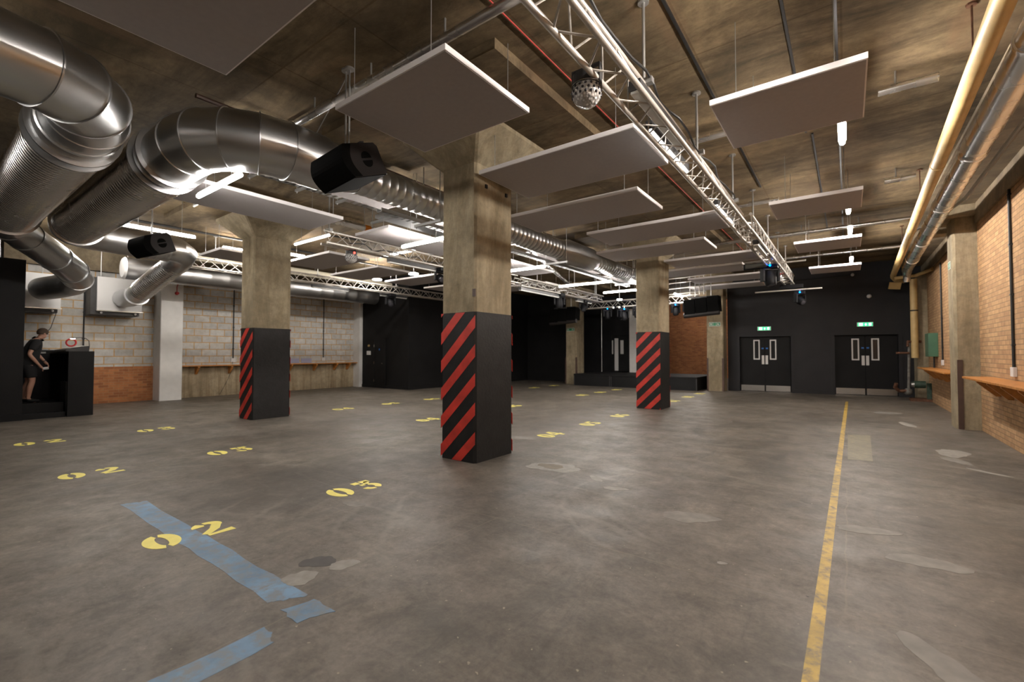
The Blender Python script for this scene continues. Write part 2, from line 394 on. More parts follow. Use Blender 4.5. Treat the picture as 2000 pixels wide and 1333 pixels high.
# back walls
struct('wall_back_left', box(-13.9, -10.75, 20.3, 20.6, 0, ZC), 'black', smooth=False)
struct('baseboard_back_left', box(-13.87, -11.0, 20.27, 20.3, 0, 0.12), 'black', smooth=False)
struct('wall_stage', box(-13.0, -7.9, 23.2, 23.5, 0, ZC), 'charcoal', smooth=False)
struct('wall_far', box(-14.0, -1.0, 28.5, 28.8, 0, ZC), 'redbrick_x', smooth=False)
struct('wall_side_far', box(-3.7, -3.4, 19.6, 28.5, 0, ZC), 'charcoal', smooth=False)
struct('wall_front', box(-20, 2.3, -6.3, -6, 0, ZC), 'block', smooth=False)
# back wall with the two double doors, slightly skewed: from (-3.72,19.2) to (2.0,19.75)
BW0 = Vector((-3.74, 19.22)); BW1 = Vector((2.0, 19.75)); bd = (BW1-BW0).normalized(); bn = Vector((bd.y, -bd.x))  # bn points to the room
def bw(x, out, z):   # x = world X along wall, out = distance into the room
    t = (x-BW0.x)/bd.x
    p = BW0 + bd*t + bn*out
    return (p.x, p.y, z)
def bwbox(mb, x0, x1, z0, z1, o0, o1):
    b = [bw(x0, o1, z0), bw(x1, o1, z0), bw(x1, o0, z0), bw(x0, o0, z0)]
    t = [(p[0], p[1], z1) for p in b]
    return mb.hexa(b, t)
DO = [(-3.33, -1.66), (-0.36, 1.36)]
DT = 2.07
w = MB()
edges = [-3.74, DO[0][0], DO[0][1], DO[1][0], DO[1][1], 2.0]
for a, b in ((0, 1), (2, 3), (4, 5)): bwbox(w, edges[a], edges[b], 0, ZC, -0.25, 0)
for a, b in DO: bwbox(w, a, b, DT, ZC, -0.25, 0)
struct('wall_back', w, 'charcoal', smooth=False)
w = MB()
for a, b in ((0, 1), (2, 3), (4, 5)): bwbox(w, edges[a]+(0.1 if a else 0.02), edges[b]-0.1, 0, 0.14, 0, 0.025)
struct('baseboard_back', w, 'charcoal', smooth=False)
for i, (a, b) in enumerate(DO):
    d = MB(); bwbox(d, a, b, 0.004, DT, -0.2, -0.16)
    root = struct('door_%d' % (i+1), d, 'black', ('left' if i == 0 else 'right')+' black double door with steel kick plates', smooth=False)
    mid = (a+b)/2
    fr = MB()
    bwbox(fr, a-0.1, a, 0, DT+0.1, -0.03, 0.03); bwbox(fr, b, b+0.1, 0, DT+0.1, -0.03, 0.03); bwbox(fr, a, b, DT, DT+0.1, -0.03, 0.03)
    fr.build('door_frame', 'charcoal', root, smooth=False)
    for s in (-1, 1):
        la, lb = (a+0.01, mid-0.004) if s < 0 else (mid+0.004, b-0.01)
        lf = MB(); bwbox(lf, la, lb, 0.01, DT-0.01, -0.16, -0.11)
        leaf = lf.build('door_leaf', 'black', root, smooth=False)
        kp = MB(); bwbox(kp, la+0.02, lb-0.02, 0.02, 0.235, -0.11, -0.106)
        kp.build('kick_plate', 'steel', leaf, smooth=False)
        cx = mid + s*0.27
        vf = MB()
        for q in ((cx-0.105, cx-0.065, 1.2, 1.95), (cx+0.065, cx+0.105, 1.2, 1.95), (cx-0.065, cx+0.065, 1.2, 1.245), (cx-0.065, cx+0.065, 1.905, 1.95)):
            bwbox(vf, q[0], q[1], q[2], q[3], -0.11, -0.095)
        vf.build('vision_panel_frame', 'white_metal', leaf, smooth=False)
        vg = MB(); bwbox(vg, cx-0.065, cx+0.065, 1.245, 1.905, -0.112, -0.106)
        vg.build('vision_panel_glass', 'glass', leaf, smooth=False)
        ps = MB(); bwbox(ps, mid+s*0.06-0.042, mid+s*0.06+0.042, 1.03, 1.36, -0.11, -0.103)
        ps.build('push_plate', 'white_metal', leaf, smooth=False)
        st = MB(); bwbox(st, mid+s*0.07-0.035, mid+s*0.07+0.035, 1.6, 1.65, -0.11, -0.106)
        st.build('door_sticker', 'blue_sticker', leaf, smooth=False)

# ------------------------------------------------------------------ columns
def chamfer(x0, x1, y0, y1, c):
    return [(x0+c, y0), (x1-c, y0), (x1, y0+c), (x1, y1-c), (x1-c, y1), (x0+c, y1), (x0, y1-c), (x0, y0+c)]
def column(x0, x1, y0, y1, label, painted=True, drop=True, zn=4.0, flare=0.4):
    cx, cy = (x0+x1)/2, (y0+y1)/2
    t = thing('concrete_column', label, 'column', (cx, cy, 0), 'concrete columns carrying the ceiling')
    MB().prism(chamfer(x0, x1, y0, y1, 0.03), 0.0, zn).build('shaft', 'column', t, smooth=False)
    # splayed head
    a = chamfer(x0, x1, y0, y1, 0.03); b = chamfer(x0-flare, x1+flare, y0-flare, y1+flare, 0.03)
    zt = ZC-0.11
    m = MB(); n = 8
    vs = [(x, y, zn) for x, y in a]+[(x, y, zn+0.385) for x, y in b]+[(x, y, zt) for x, y in b]
    fs = [tuple(range(8))[::-1], tuple(range(16, 24))]
    for k in range(2): fs += [(k*8+i, k*8+(i+1) % 8, (k+1)*8+(i+1) % 8, (k+1)*8+i) for i in range(8)]
    m.add(vs, fs); m.build('column_head', 'column', t, smooth=False)
    if drop:
        MB().box(cx-1.52, cx+1.52, cy-1.52, cy+1.52, zt, ZC).build('drop_panel', 'ceiling', t, smooth=False)
    if painted:
        g = 0.004
        MB().prism(chamfer(x0-g, x1+g, y0-g, y1+g, 0.032), 0.0, 2.0).build('painted_band', 'colblack', t, smooth=False)
        # diagonal warning stripes on the two short faces
        W = x1-x0; pitch = 0.385; th = 0.165
        for face in (0, 1):
            for k in range(-2, 6):
                z0 = 0.02 + k*pitch   # stripe lower edge height at the left end
                pts = []
                # clip parallelogram (u in 0..W, z = z0+u .. z0+u+th) to 0..1.995
                poly = [(0, z0), (W, z0+W*0.98), (W, z0+W*0.98+th), (0, z0+th)]
                def clip(poly, zlim, keep_above):
                    out = []
                    for i in range(len(poly)):
                        p, q = poly[i], poly[(i+1) % len(poly)]
                        ip = (p[1] >= zlim) if keep_above else (p[1] <= zlim); iq = (q[1] >= zlim) if keep_above else (q[1] <= zlim)
                        if ip: out.append(p)
                        if ip != iq:
                            tt = (zlim-p[1])/(q[1]-p[1]); out.append((p[0]+tt*(q[0]-p[0]), zlim))
                    return out
                poly = clip(poly, 0.004, True)
                if len(poly) >= 3: poly = clip(poly, 1.996, False)
                if len(poly) < 3: continue
                us = [p[0] for p in poly]
                if max(us)-min(us) < 0.03: continue
                yy = (y0-g) if face == 0 else (y1+g)
                sg = -1 if face == 0 else 1
                mbs = MB()
                mbs.prism(poly, 0, 0.003, lambda u, z, d: ((x0+u) if face == 0 else (x1-u), yy+sg*d, z))
                mbs.build('stripe', 'red', t, smooth=False)
    return t
cM = column(-4.57, -3.945, 4.54, 5.36, 'nearest concrete column, black base with red diagonal stripes')
cL = column(-10.95, -10.36, 4.60, 5.43, 'striped concrete column on the left, in front of the block wall')
cR = column(-4.50, -3.86, 11.64, 12.42, 'striped concrete column in the distance, in front of the stage')
cF = column(-10.69, -10.12, 18.78, 19.55, 'bare unpainted concrete column beside the left end of the stage', False)
cG = column(-4.37, -3.77, 18.6, 19.2, 'bare unpainted concrete column beside the left double door', False)
for c, x, ys in ((cF, -10.12, (18.78,)), (cG, -3.77, (18.6,))):
    MB().box(x-0.06, x+0.008, ys[0]-0.008, ys[0]+0.0, 0, 1.25).box(x, x+0.008, ys[0], ys[0]+0.06, 0, 1.25).build('corner_guard', 'brown', c, smooth=False)
    xl = x-0.57
    MB().box(xl-0.028, xl+0.03, ys[0]-0.008, ys[0], 0, 1.25).build('corner_guard', 'brown', c, smooth=False)
for xx in (-4.0+0.0, ):
    pass
# two small black boxes near the top of the nearest column
for y in (4.75, 5.2): MB().box(-3.945, -3.925, y-0.02, y+0.02, 3.7, 3.75).build('fixing_socket', 'cable', cM, smooth=False)
MB().box(-3.99, -3.94, 4.53, 4.545, 2.2, 2.3).build('spalled_patch', 'brown', cM, smooth=False)

t = thing('wall_column', 'white painted column against the block wall beside the brick dado', 'column', (-17.0, 5.05, 0))
MB().prism(chamfer(-17.3, -16.7, 4.76, 5.34, 0.015), 0, 3.8).build('shaft', 'white', t, smooth=False)
MB().tube([(-16.95, 5.34, 3.66), (-16.8, 5.33, 3.66), (-16.69, 5.2, 3.64), (-16.69, 5.16, 3.5), (-16.69, 5.16, 3.33)], 0.012, 8).build('sounder_cable', 'redpipe', t)
MB().tube([(-16.7, 5.16, 3.3), (-16.62, 5.16, 3.3)], [0.055, 0.04], 14).build('sounder', 'redplastic', t)
t = MB().prism(chamfer(-17.3, -16.85, 11.84, 12.0, 0.01), 0, 3.8).build('wall_column', 'white', smooth=False)
tag(t, 'narrow white column at the far end of the block wall beside the black room', 'column')
t = thing('concrete_pilaster', 'concrete pilaster standing against the right brick wall between the shelves', 'column', (1.87, 12.4, 0))
MB().prism([(1.7, 12.06), (2.0, 12.06), (2.0, 12.62), (1.66, 12.62), (1.66, 12.12)], 0, 4.05).build('shaft', 'column', t, smooth=False)
MB().hexa([(1.45, 11.9, 4.05), (2.0, 11.9, 4.05), (2.0, 12.8, 4.05), (1.45, 12.8, 4.05)], [(1.25, 11.9, ZC), (2.0, 11.9, ZC), (2.0, 12.8, ZC), (1.25, 12.8, ZC)]).build('corbel', 'column', t, smooth=False)
MB().box(1.70, 1.76, 12.045, 12.06, 0, 1.32).box(1.685, 1.70, 12.045, 12.12, 0, 1.32).build('corner_guard', 'brown', t, smooth=False)
t = MB().box(1.74, 1.999, 18.8, 19.68, 0, 3.9).build('concrete_pilaster', 'column', smooth=False)
tag(t, 'concrete pilaster in the far right corner behind the pump', 'column')

# beam soffit / dark boarded edge along the right wall
t = tag(MB().box(1.25, 1.96, 2, 19.5, 4.25, 4.30).build('soffit_board', 'beam', smooth=False), 'dark board soffit running along the top of the right brick wall', 'soffit')

# ------------------------------------------------------------------ acoustic panels
PZ = 3.8
def acoustic(x0, x1, y0, y1, label, z=PZ, th=0.052):
    cx, cy = (x0+x1)/2, (y0+y1)/2
    t = thing('acoustic_panel', label, 'ceiling panel', (cx, cy, z), 'white acoustic panels hung under the ceiling')
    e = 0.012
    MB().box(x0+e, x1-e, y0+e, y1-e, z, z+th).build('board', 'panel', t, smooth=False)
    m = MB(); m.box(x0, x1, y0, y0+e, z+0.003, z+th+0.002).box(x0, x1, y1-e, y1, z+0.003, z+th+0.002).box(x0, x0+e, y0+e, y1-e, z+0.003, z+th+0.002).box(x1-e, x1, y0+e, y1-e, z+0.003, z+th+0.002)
    m.build('lit_tone_edge', 'edge', t, smooth=False)  # strips carry the bright edge light in their colour
    k = 0.22 if (x1-x0) > 0.9 else 0.12
    for sx in (x0+k, x1-k):
        for sy in (y0+0.06, y1-0.06):
            MB().tube([(sx, sy, z+th-0.002), (sx, sy, z+th+0.03), (sx, sy, z+th+0.032), (sx, sy, ZC)], [0.009, 0.009, 0.0035, 0.0035], 6).build('hanger', 'wire', t)
    return t
PAN = [
 (-4.2, -1.8, 0.45, 1.62, 'big acoustic panel directly overhead at the top left, cut by the frame'),
 (-3.95, -2.47, 2.48, 3.64, 'acoustic panel in front of the nearest column head, right edge brightly lit'),
 (-3.87, -1.76, 4.52, 5.67, 'acoustic panel touching the right face of the nearest column'),
 (-4.8, -2.4, 6.3, 7.42, 'acoustic panel second behind the nearest column, running off behind it'),
 (-4.14, -1.74, 8.12, 9.25, 'acoustic panel ending behind the truss, third behind the nearest column'),
 (-4.77, -2.34, 9.85, 10.98, 'acoustic panel right in front of the distant striped column head'),
 (-3.78, -1.64, 11.74, 12.85, 'acoustic panel starting at the right face of the distant striped column'),
 (-4.8, -2.2, 13.2, 14.32, 'acoustic panel just behind the distant striped column, short lit end'),
 (-4.1, -1.6, 15.1, 16.2, 'acoustic panel behind the black moving light, second from the door wall'),
 (-4.6, -2.25, 16.95, 18.0, 'last acoustic panel of the middle row, nearest the black door wall'),
 (-1.02, 0.17, 4.55, 5.69, 'square acoustic panel hung alone right of the truss, nearest of its row'),
 (-0.97, 0.22, 8.2, 9.2, 'second square acoustic panel in the row right of the truss'),
 (-0.9, 0.27, 11.5, 12.6, 'third square acoustic panel in the row right of the truss'),
 (-0.83, 0.33, 15.1, 16.2, 'farthest square acoustic panel right of the truss, before the black wall'),
 (-8.25, -7.12, 2.3, 4.65, 'long acoustic panel lit by the tube under the duct elbow'),
 (-7.92, -6.88, 5.44, 7.8, 'long acoustic panel with a bright patch left of the nearest column'),
 (-7.92, -6.88, 9.0, 11.4, 'long acoustic panel above the far truss, right of the nearest column'),
 (-11.9, -9.75, 6.0, 7.12, 'acoustic panel between the left striped column and the mirror ball light'),
 (-12.6, -11.4, 4.33, 5.5, 'small acoustic panel just left of the left striped column'),
 (-12.6, -10.3, 7.8, 8.95, 'acoustic panel behind the mirror ball light, above the rear truss'),
 (-12.3, -9.95, 9.6, 10.7, 'acoustic panel left of the nearest column, in front of the black room'),
 (-12.4, -10.0, 11.4, 12.5, 'lowest looking acoustic panel left of the nearest column, by the black room'),
 (-10.7, -8.1, 12.9, 14.0, 'dark acoustic panel right of the nearest column, over the black curtain wall'),
]
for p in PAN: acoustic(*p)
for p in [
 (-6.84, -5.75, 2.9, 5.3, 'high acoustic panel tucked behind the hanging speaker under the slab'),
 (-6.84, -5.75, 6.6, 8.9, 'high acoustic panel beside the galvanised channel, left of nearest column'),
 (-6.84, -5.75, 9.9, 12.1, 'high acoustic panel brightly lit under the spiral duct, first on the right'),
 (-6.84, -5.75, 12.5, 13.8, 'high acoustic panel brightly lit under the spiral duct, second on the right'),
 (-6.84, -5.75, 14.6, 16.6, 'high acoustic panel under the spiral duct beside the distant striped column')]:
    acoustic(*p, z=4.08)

# ------------------------------------------------------------------ lights (LED tubes)
def tubelight(c, L, axis, label, m='tube', r=0.028, rods=True, top=None):
    x, y, z = c
    t = thing('led_tube_light', label, 'ceiling light', (x, y, z), 'lit LED tube lights')
    d = Vector((1, 0, 0)) if axis == 'X' else Vector((0, 1, 0))
    a = Vector(c)-d*L/2; b = Vector(c)+d*L/2
    MB().tube([a, a+d*0.01, b-d*0.01, b], [r*0.7, r, r, r*0.7], 12).build('diffuser', m, t)
    up = Vector((0, 0, r+0.004))
    s = MB()
    hw = 0.075 if m == 'tube_row' else 0.03; sz = (L*0.98, hw, 0.02) if axis == 'X' else (hw, L*0.98, 0.02)
    s.obox(Vector(c)+up, sz); s.build('housing', 'white_metal', t, smooth=False)
    if rods:
        for q in (0.2, 0.8):
            p = a.lerp(b, q)
            MB().tube([p+up, (p.x, p.y, top or ZC)], 0.004, 6).build('hanger', 'wire', t)
    return t
TL = [
 ((-6.25, 2.34, 3.52), 1.25, 'X', 'bright tube light under the large duct elbow'),
 ((-10.63, 3.0, 3.8), 1.16, 'Y', 'tube light running above the far hanging speaker on the left'),
 ((-11.3, 5.72, 3.95), 1.1, 'Y', 'tube light poking out right of the left striped column'),
 ((-6.5, 5.95, 3.56), 1.2, 'X', 'bright tube light ending at the left side of the nearest column'),
 ((-6.45, 9.3, 3.55), 1.2, 'X', 'bright tube light starting at the right side of the nearest column'),
 ((-6.35, 12.3, 3.53), 1.75, 'X', 'longest bright tube light above the crowded far truss'),
 ((-6.1, 14.6, 3.55), 1.4, 'X', 'bright tube light ending at the distant striped column'),
 ((-0.01, 6.2, 3.9), 0.62, 'Y', 'end-on tube light below the nearest square panel'),
 ((0.05, 9.62, 3.88), 0.3, 'Y', 'round looking end-on light below the second square panel'),
 ((0.08, 11.1, 3.86), 0.6, 'Y', 'end-on tube light just before the third square panel'),
 ((0.12, 14.6, 3.84), 0.8, 'Y', 'end-on tube light just before the farthest square panel'),
 ((-0.05, 3.45, 3.9), 0.6, 'Y', 'tube light barely showing at the top edge of the picture'),
 ((-4.9, 16.8, 3.55), 0.9, 'Y', 'small tube light left of the hanging loudspeaker array'),
]
for c, L, ax, lb in TL: tubelight(c, L, ax, lb, 'tube_row' if c[0] > -1 else 'tube', top=3.72 if c == (-6.25, 2.34, 3.52) else None)
# tube lights added out of sight to fill in the room's lighting
for c, ax, lb in (((-0.3, 0.3, 4.1), 'Y', 'added tube light overhead just outside the top of the view'), 
                  ((-6.4, -1.6, 3.55), 'X', 'added tube light over the floor left of the camera'), ((-13.0, 5.6, 4.2), 'Y', 'added tube light above the rear truss hidden by the left striped column'), ((-13.0, 9.7, 4.2), 'Y', 'added tube light above the panels by the rear truss'), ((-14.9, 2.9, 4.25), 'Y', 'added tube light above the ventilation unit'),
                  ((-6.5, 25.5, 3.9), 'X', 'added tube light in the space behind the stage')):
    tubelight(c, 1.2, ax, lb)
tubelight((-9.5, 5.42, 3.95), 1.4, 'X', 'slim pale tube light right of the left striped column head', 'tube_dim')
tubelight((-8.9, 7.3, 3.9), 1.3, 'X', 'slim tube light crossing behind the middle truss', 'tube_dim')
for c, lb in (((-8.9, 3.15, 4.1), 'pale unlit tube light over the middle truss end'), ):
    tubelight(c, 1.1, 'X', lb, 'diffuser_off', 0.02)
# round disc lights
for c, lb in (((-12.25, 9.25, 3.82), 'round disc light above the rear truss, left one'), ((-10.5, 9.25, 3.82), 'round disc light above the rear truss, right one'),
              ((-6.9, 16.2, 3.45), 'small round light glowing beside the distant striped column')):
    t = thing('disc_light', lb, 'ceiling light', c, 'round disc lights')
    MB().tube([c, (c[0], c[1], c[2]+0.03)], 0.14 if c[1] < 10 else 0.09, 24).build('diffuser', 'tube', t)
    MB().tube([(c[0], c[1], c[2]+0.03), (c[0], c[1], c[2]+0.05), (c[0], c[1], c[2]+0.051), (c[0], c[1], ZC)], [0.1, 0.1, 0.008, 0.008], 12).build('bracket', 'white_metal', t)

# ------------------------------------------------------------------ trusses
def truss(x, y0, y1, zb, label, box_section=False, w=0.22, h=0.25, rods=(), ax='Y', r=0.025):
    def P(a, s, z): return (x+s, a, z) if ax == 'Y' else (a, x+s, z)
    loc = P((y0+y1)/2, 0, zb)
    t = thing('lighting_truss', label, 'truss', loc, 'aluminium lighting trusses')
    ch = [(-w/2, 0), (w/2, 0)] + ([(-w/2, h), (w/2, h)] if box_section else [(0, h)])
    for s, dz in ch:
        MB().tube([P(y0, s, zb+dz), P(y1, s, zb+dz)], r, 12).build('chord', 'alu', t)
    m = MB(); step = 0.25; n = int((y1-y0)/step)
    faces = [(0, 1), (0, 2), (1, 2)] if not box_section else [(0, 1), (2, 3), (0, 2), (1, 3)]
    for i in range(n):
        a = y0+i*step; b = a+step
        for fi, (p, q) in enumerate(faces):
            A, B = (p, q) if (i+fi) % 2 == 0 else (q, p)
            m.tube([P(a, ch[A][0], zb+ch[A][1]), P(b, ch[B][0], zb+ch[B][1])], 0.0085, 6, caps=False)
    m.build('bracing', 'alu', t)
    for a in rods:
        MB().tube([P(a, 0.0, zb+h), P(a, 0.0, ZC-0.02), P(a, 0.0, ZC-0.019), P(a, 0, ZC)], [0.014, 0.014, 0.05, 0.05], 10).build('drop_rod', 'wire', t)
        MB().obox(P(a, 0, zb+h+0.02), (0.16, 0.06, 0.05) if ax == 'Y' else (0.06, 0.16, 0.05)).build('clamp', 'wire', t, smooth=False)
    return t
truss(-1.40, 0.0, 8.5, 3.55, 'nearest lighting truss crossing overhead from the top of the picture', rods=(3.85, 5.6, 7.7))
truss(-1.40, 8.52, 16.2, 3.55, 'far length of the right-hand truss, ending before the double doors', True, 0.24, 0.25, rods=(9.6, 11.6, 13.4, 15.2))
truss(-8.05, 4.85, 11.2, 3.56, 'middle lighting truss hung behind the nearest column', rods=(4.95, 7.6, 10.2))
truss(-8.05, 11.22, 17.0, 3.5, 'crowded lighting truss with moving heads right of the nearest column', True, 0.24, 0.25, rods=(12.3, 14.8, 16.6))
truss(-13.45, 4.1, 13.9, 3.65, 'rear lighting truss in front of the block wall', rods=(5.0, 7.9, 11.0))
truss(17.2, -9.0, -4.3, 3.3, 'stage truss running across in front of the black stage wall', True, 0.24, 0.25, rods=(-8.4, -6.4, -4.6), ax='X')
# scaffold-like pipe grid beside the array
t = thing('pipe_frame', 'pale horizontal pipe frame above the hanging loudspeaker array', 'pipe frame', (-5, 16.72, 3.5))
for z in (3.58, 3.78, 3.98, 4.15): MB().tube([(-6.2, 16.72, z-0.03), (-3.95, 16.72, z+0.03)], 0.02, 8).build('pipe', 'alu', t)
for x in (-4.15, -4.0): MB().tube([(x, 16.72, 3.5), (x, 16.72, ZC)], 0.018, 8).build('upright', 'alu', t)

# LED batten and strips on the nearest truss
def batten(y0, y1, x, z, label, lit=False, w=0.05):
    t = thing('led_batten', label, 'stage light', (x, (y0+y1)/2, z), 'LED battens fixed to the trusses')
    MB().box(x-w, x+w, y0, y1, z+0.025, z+0.11).build('housing', 'dark_metal', t, smooth=False)
    MB().box(x-w*0.8, x+w*0.8, y0+0.01, y1-0.01, z, z+0.026).build('diffuser', 'tube_dim' if lit else 'diffuser_off', t, smooth=False, bevel=0.006)
    return t
batten(3.55, 4.85, -1.37, 3.58, 'pale unlit batten inside the nearest truss')
batten(4.3, 5.6, -1.52, 3.60, 'glowing white batten on the nearest truss', True, 0.03)
batten(7.1, 8.35, -1.52, 3.60, 'glowing white batten at the joint of the right-hand truss', True, 0.03)
batten(9.6, 10.8, -1.36, 3.48, 'unlit batten under the far length of the right-hand truss')
batten(6.35, 7.75, -8.03, 3.42, 'unlit batten under the middle truss')
batten(7.7, 9.0, -13.45, 3.5, 'unlit batten under the rear truss near the shelf')
batten(10.3, 11.5, -13.45, 3.5, 'unlit batten under the rear truss by the black room')
batten(12.4, 13.6, -8.03, 3.36, 'unlit batten under the crowded truss')
batten(14.9, 16.1, -8.03, 3.36, 'unlit batten under the far end of the crowded truss')
batten(11.3, 12.4, -8.03, 3.36, 'unlit batten under the near end of the crowded truss')

# cross bars under the far truss end
for (x0, x1, y, z, lb) in ((-2.1, -0.75, 12.6, 3.62, 'thin cross bar carrying the large moving head'), (-2.25, -0.55, 15.6, 3.3, 'thin cross bar carrying the small end moving head')):
    t = tag(MB().tube([(x0, y, z), (x1, y, z)], 0.022, 10).build('cross_bar', 'alu'), lb, 'bar')
# loose cables on the truss
t = tag(MB().tube([(-1.40+0.06*math.sin(i*1.7), 8.6+i*0.28, 3.7+0.05*math.sin(i*2.3)) for i in range(27)], 0.02, 8).build('cable_loom', 'alu'), 'pale looping cable loom inside the far length of the right-hand truss', 'cable')
t = tag(MB().tube([(-1.36+0.03*math.sin(i*1.3), 2.2+i*0.25, 3.83+0.02*math.sin(i*2.1)) for i in range(23)], 0.012, 8).build('cable_loom', 'cable'), 'black cable strapped along the top of the nearest truss', 'cable')
t = tag(MB().tube([(-8.05+0.06*math.sin(i*1.7), 5.4+i*0.3, 3.66+0.05*math.sin(i*2.3)) for i in range(18)], 0.012, 8).build('cable_loom', 'cable'), 'black cable threaded through the middle truss', 'cable')
t = tag(MB().tube([(-8.05+0.09*math.sin(i*1.7), 11.4+i*0.22, 3.62+0.07*math.sin(i*2.3)) for i in range(27)], 0.018, 8).build('cable_loom', 'white_metal'), 'white tangled cable on the crowded truss', 'cable')

# moving heads
def moving_head(x, y, z, label, s=1.0, yaw=0.0, tilt=0.6, led=True):
    t = thing('moving_head_light', label, 'stage light', (x, y, z), 'moving head stage lights under the trusses')
    m = MB(); m.obox((x, y, z-0.04*s), (0.28*s, 0.24*s, 0.09*s)); m.build('base', 'fixture', t, smooth=False, bevel=0.01)
    R = Matrix.Rotation(yaw, 3, 'Z'); c = Vector((x, y, z))
    m = MB()
    for sx in (-1, 1): m.obox(c+R @ Vector((sx*0.14*s, 0, -0.2*s)), (0.045*s, 0.12*s, 0.26*s), R)
    m.obox(c+R @ Vector((0, 0, -0.1*s)), (0.3*s, 0.13*s, 0.04*s), R)
    m.build('yoke', 'fixture', t, smooth=False, bevel=0.008)
    d = R @ Vector((0, -math.sin(tilt), -math.cos(tilt))); h = c+Vector((0, 0, -0.27*s))
    MB().tube([h-d*0.15*s, h-d*0.12*s, h+d*0.02*s, h+d*0.13*s, h+d*0.15*s], [0.07*s, 0.1*s, 0.115*s, 0.095*s, 0.08*s], 18).build('head', 'fixture', t); hd = t.children[-1]
    MB().tube([h+d*0.15*s, h+d*0.16*s], [0.07*s, 0.055*s], 18).build('lens', 'lens', hd)
    MB().tube([(x, y, z), (x, y, z+0.07)], 0.02, 8).build('clamp', 'wire', t)
    if led:
        n = Vector((-x, -y, 0)).normalized()
        MB().sphere(c+Vector((n.x*0.15*s, n.y*0.15*s, -0.04*s)), 0.018*s, 10, 6).build('display', 'blue_led', t)
    return t
moving_head(-1.47, 12.45, 3.58, 'large black moving head with blue display under the right-hand truss', 1.25, 0.6, 0.3)
moving_head(-1.1, 15.75, 3.26, 'small black moving head hung lowest at the truss end by the doors', 1.0, 0.8, 1.0)
moving_head(-8.05, 13.7, 3.52, 'tall black moving head nearest on the crowded truss', 1.2, 0.7, 0.1, False)
moving_head(-8.05, 15.5, 3.45, 'black moving head half hiding behind the far bare column top', 1.0, 0.5, 0.6, False)
moving_head(-7.8, 17.1, 3.27, 'leftmost black moving head on the stage truss', 1.05, 0.6, 0.1)
moving_head(-7.28, 17.3, 3.27, 'second black moving head from the left on the stage truss', 1.1, 0.4, 0.2)
moving_head(-7.0, 16.9, 3.2, 'lowest black moving head in the middle of the stage truss', 1.1, 0.8, 0.4)
moving_head(-6.62, 17.25, 3.25, 'black moving head on the stage truss just left of the striped column', 1.0, 0.6, 0.2)
moving_head(-5.12, 17.2, 3.27, 'black moving head on the stage truss right of the striped column', 1.0, 0.6, 0.2)
moving_head(-4.72, 17.3, 3.3, 'black moving head beside the loudspeaker array edge', 1.0, 0.6, 0.3)
moving_head(-13.4, 10.7, 3.6, 'black moving head under the rear truss by the black room', 1.15, 1.1, 1.0, False)
moving_head(-8.0, 7.9, 3.52, 'black fixture peeping out left of the nearest column', 0.9, 1.1, 1.2, False)
t = thing('strobe_light', 'black rectangular light box fixed beside the large moving head', 'stage light', (-1.75, 12.35, 3.5))
MB().box(-2.02, -1.48, 12.3, 12.42, 3.48, 3.62).build('housing', 'fixture', t, smooth=False, bevel=0.008)
MB().box(-1.98, -1.52, 12.295, 12.3, 3.5, 3.6).build('front_glass', 'lens_dull', t, smooth=False)
MB().box(-1.56, -1.48, 12.34, 12.38, 3.62, 3.68).build('clamp', 'wire', t, smooth=False)
t = thing('strobe_light', 'flat black light box at the end of the right-hand truss', 'stage light', (-1.3, 15.9, 3.42))
MB().box(-1.62, -1.02, 15.85, 16.05, 3.38, 3.5).build('housing', 'fixture', t, smooth=False, bevel=0.008)
MB().box(-1.35, -1.3, 15.92, 15.97, 3.5, 3.56).build('clamp', 'wire', t, smooth=False)
# two small spot lights on the stage truss
for x, lb in ((-7.45, 'left small pale spot lens on the stage truss'), (-7.2, 'right small pale spot lens on the stage truss')):
    t = thing('spot_light', lb, 'stage light', (x, 16.9, 3.3), 'small spots on the stage truss')
    MB().tube([(x, 17.05, 3.3), (x+0.02, 16.85, 3.25)], 0.06, 14).build('barrel', 'fixture', t)
    MB().tube([(x+0.02, 16.85, 3.25), (x+0.021, 16.84, 3.248)], 0.045, 14).build('lens', 'diffuser_off', t)

# faceted ball effect lights
def ball(x, y, z, label, r=0.105, led=True):
    t = thing('crystal_ball_light', label, 'stage light', (x, y, z), 'clear domed disco lights under the trusses')
    m = MB(); m.tube([(x, y, z+0.13), (x, y, z+0.045)], [r*0.93, r*0.97], 28)
    m.build('housing', 'dark_metal', t)
    # two rings of facets
    g = MB(); g.sphere((x, y, z), r, 22, 12, -1, 0.45); o = g.build('crystal_dome', 'ball', t, smooth=False)
    MB().tube([(x, y, z+0.045), (x, y, z+0.05)], r*1.02, 28).build('rim', 'steel', t)
    m = MB(); m.box(x-r*1.05, x-r*0.97, y-0.02, y+0.02, z+0.02, z+0.2).box(x+r*0.97, x+r*1.05, y-0.02, y+0.02, z+0.02, z+0.2).box(x-r, x+r, y-0.02, y+0.02, z+0.19, z+0.2)
    m.build('bracket', 'dark_metal', t, smooth=False)
    dots = MB()
    for i in range(16):
        a = 2*PI*i/16
        for k, zz in enumerate((0.2, -0.05, -0.3)):
            c = math.cos(math.asin(zz)); aa = a+k*0.2
            dots.sphere((x+r*0.97*c*math.cos(aa), y+r*0.97*c*math.sin(aa), z+r*zz), r*0.1, 8, 5)
    dots.build('lens_beads', 'lens', o)
    if led:
        n = Vector((-x, -y, 0)).normalized(); n = Matrix.Rotation(0.5, 3, 'Z') @ n
        MB().sphere((x+n.x*r, y+n.y*r, z+0.08), 0.02, 10, 6).build('display', 'red_led', t)
    return t
m, nt, b = new_mat('faceted_acrylic')
p = geo(nt)
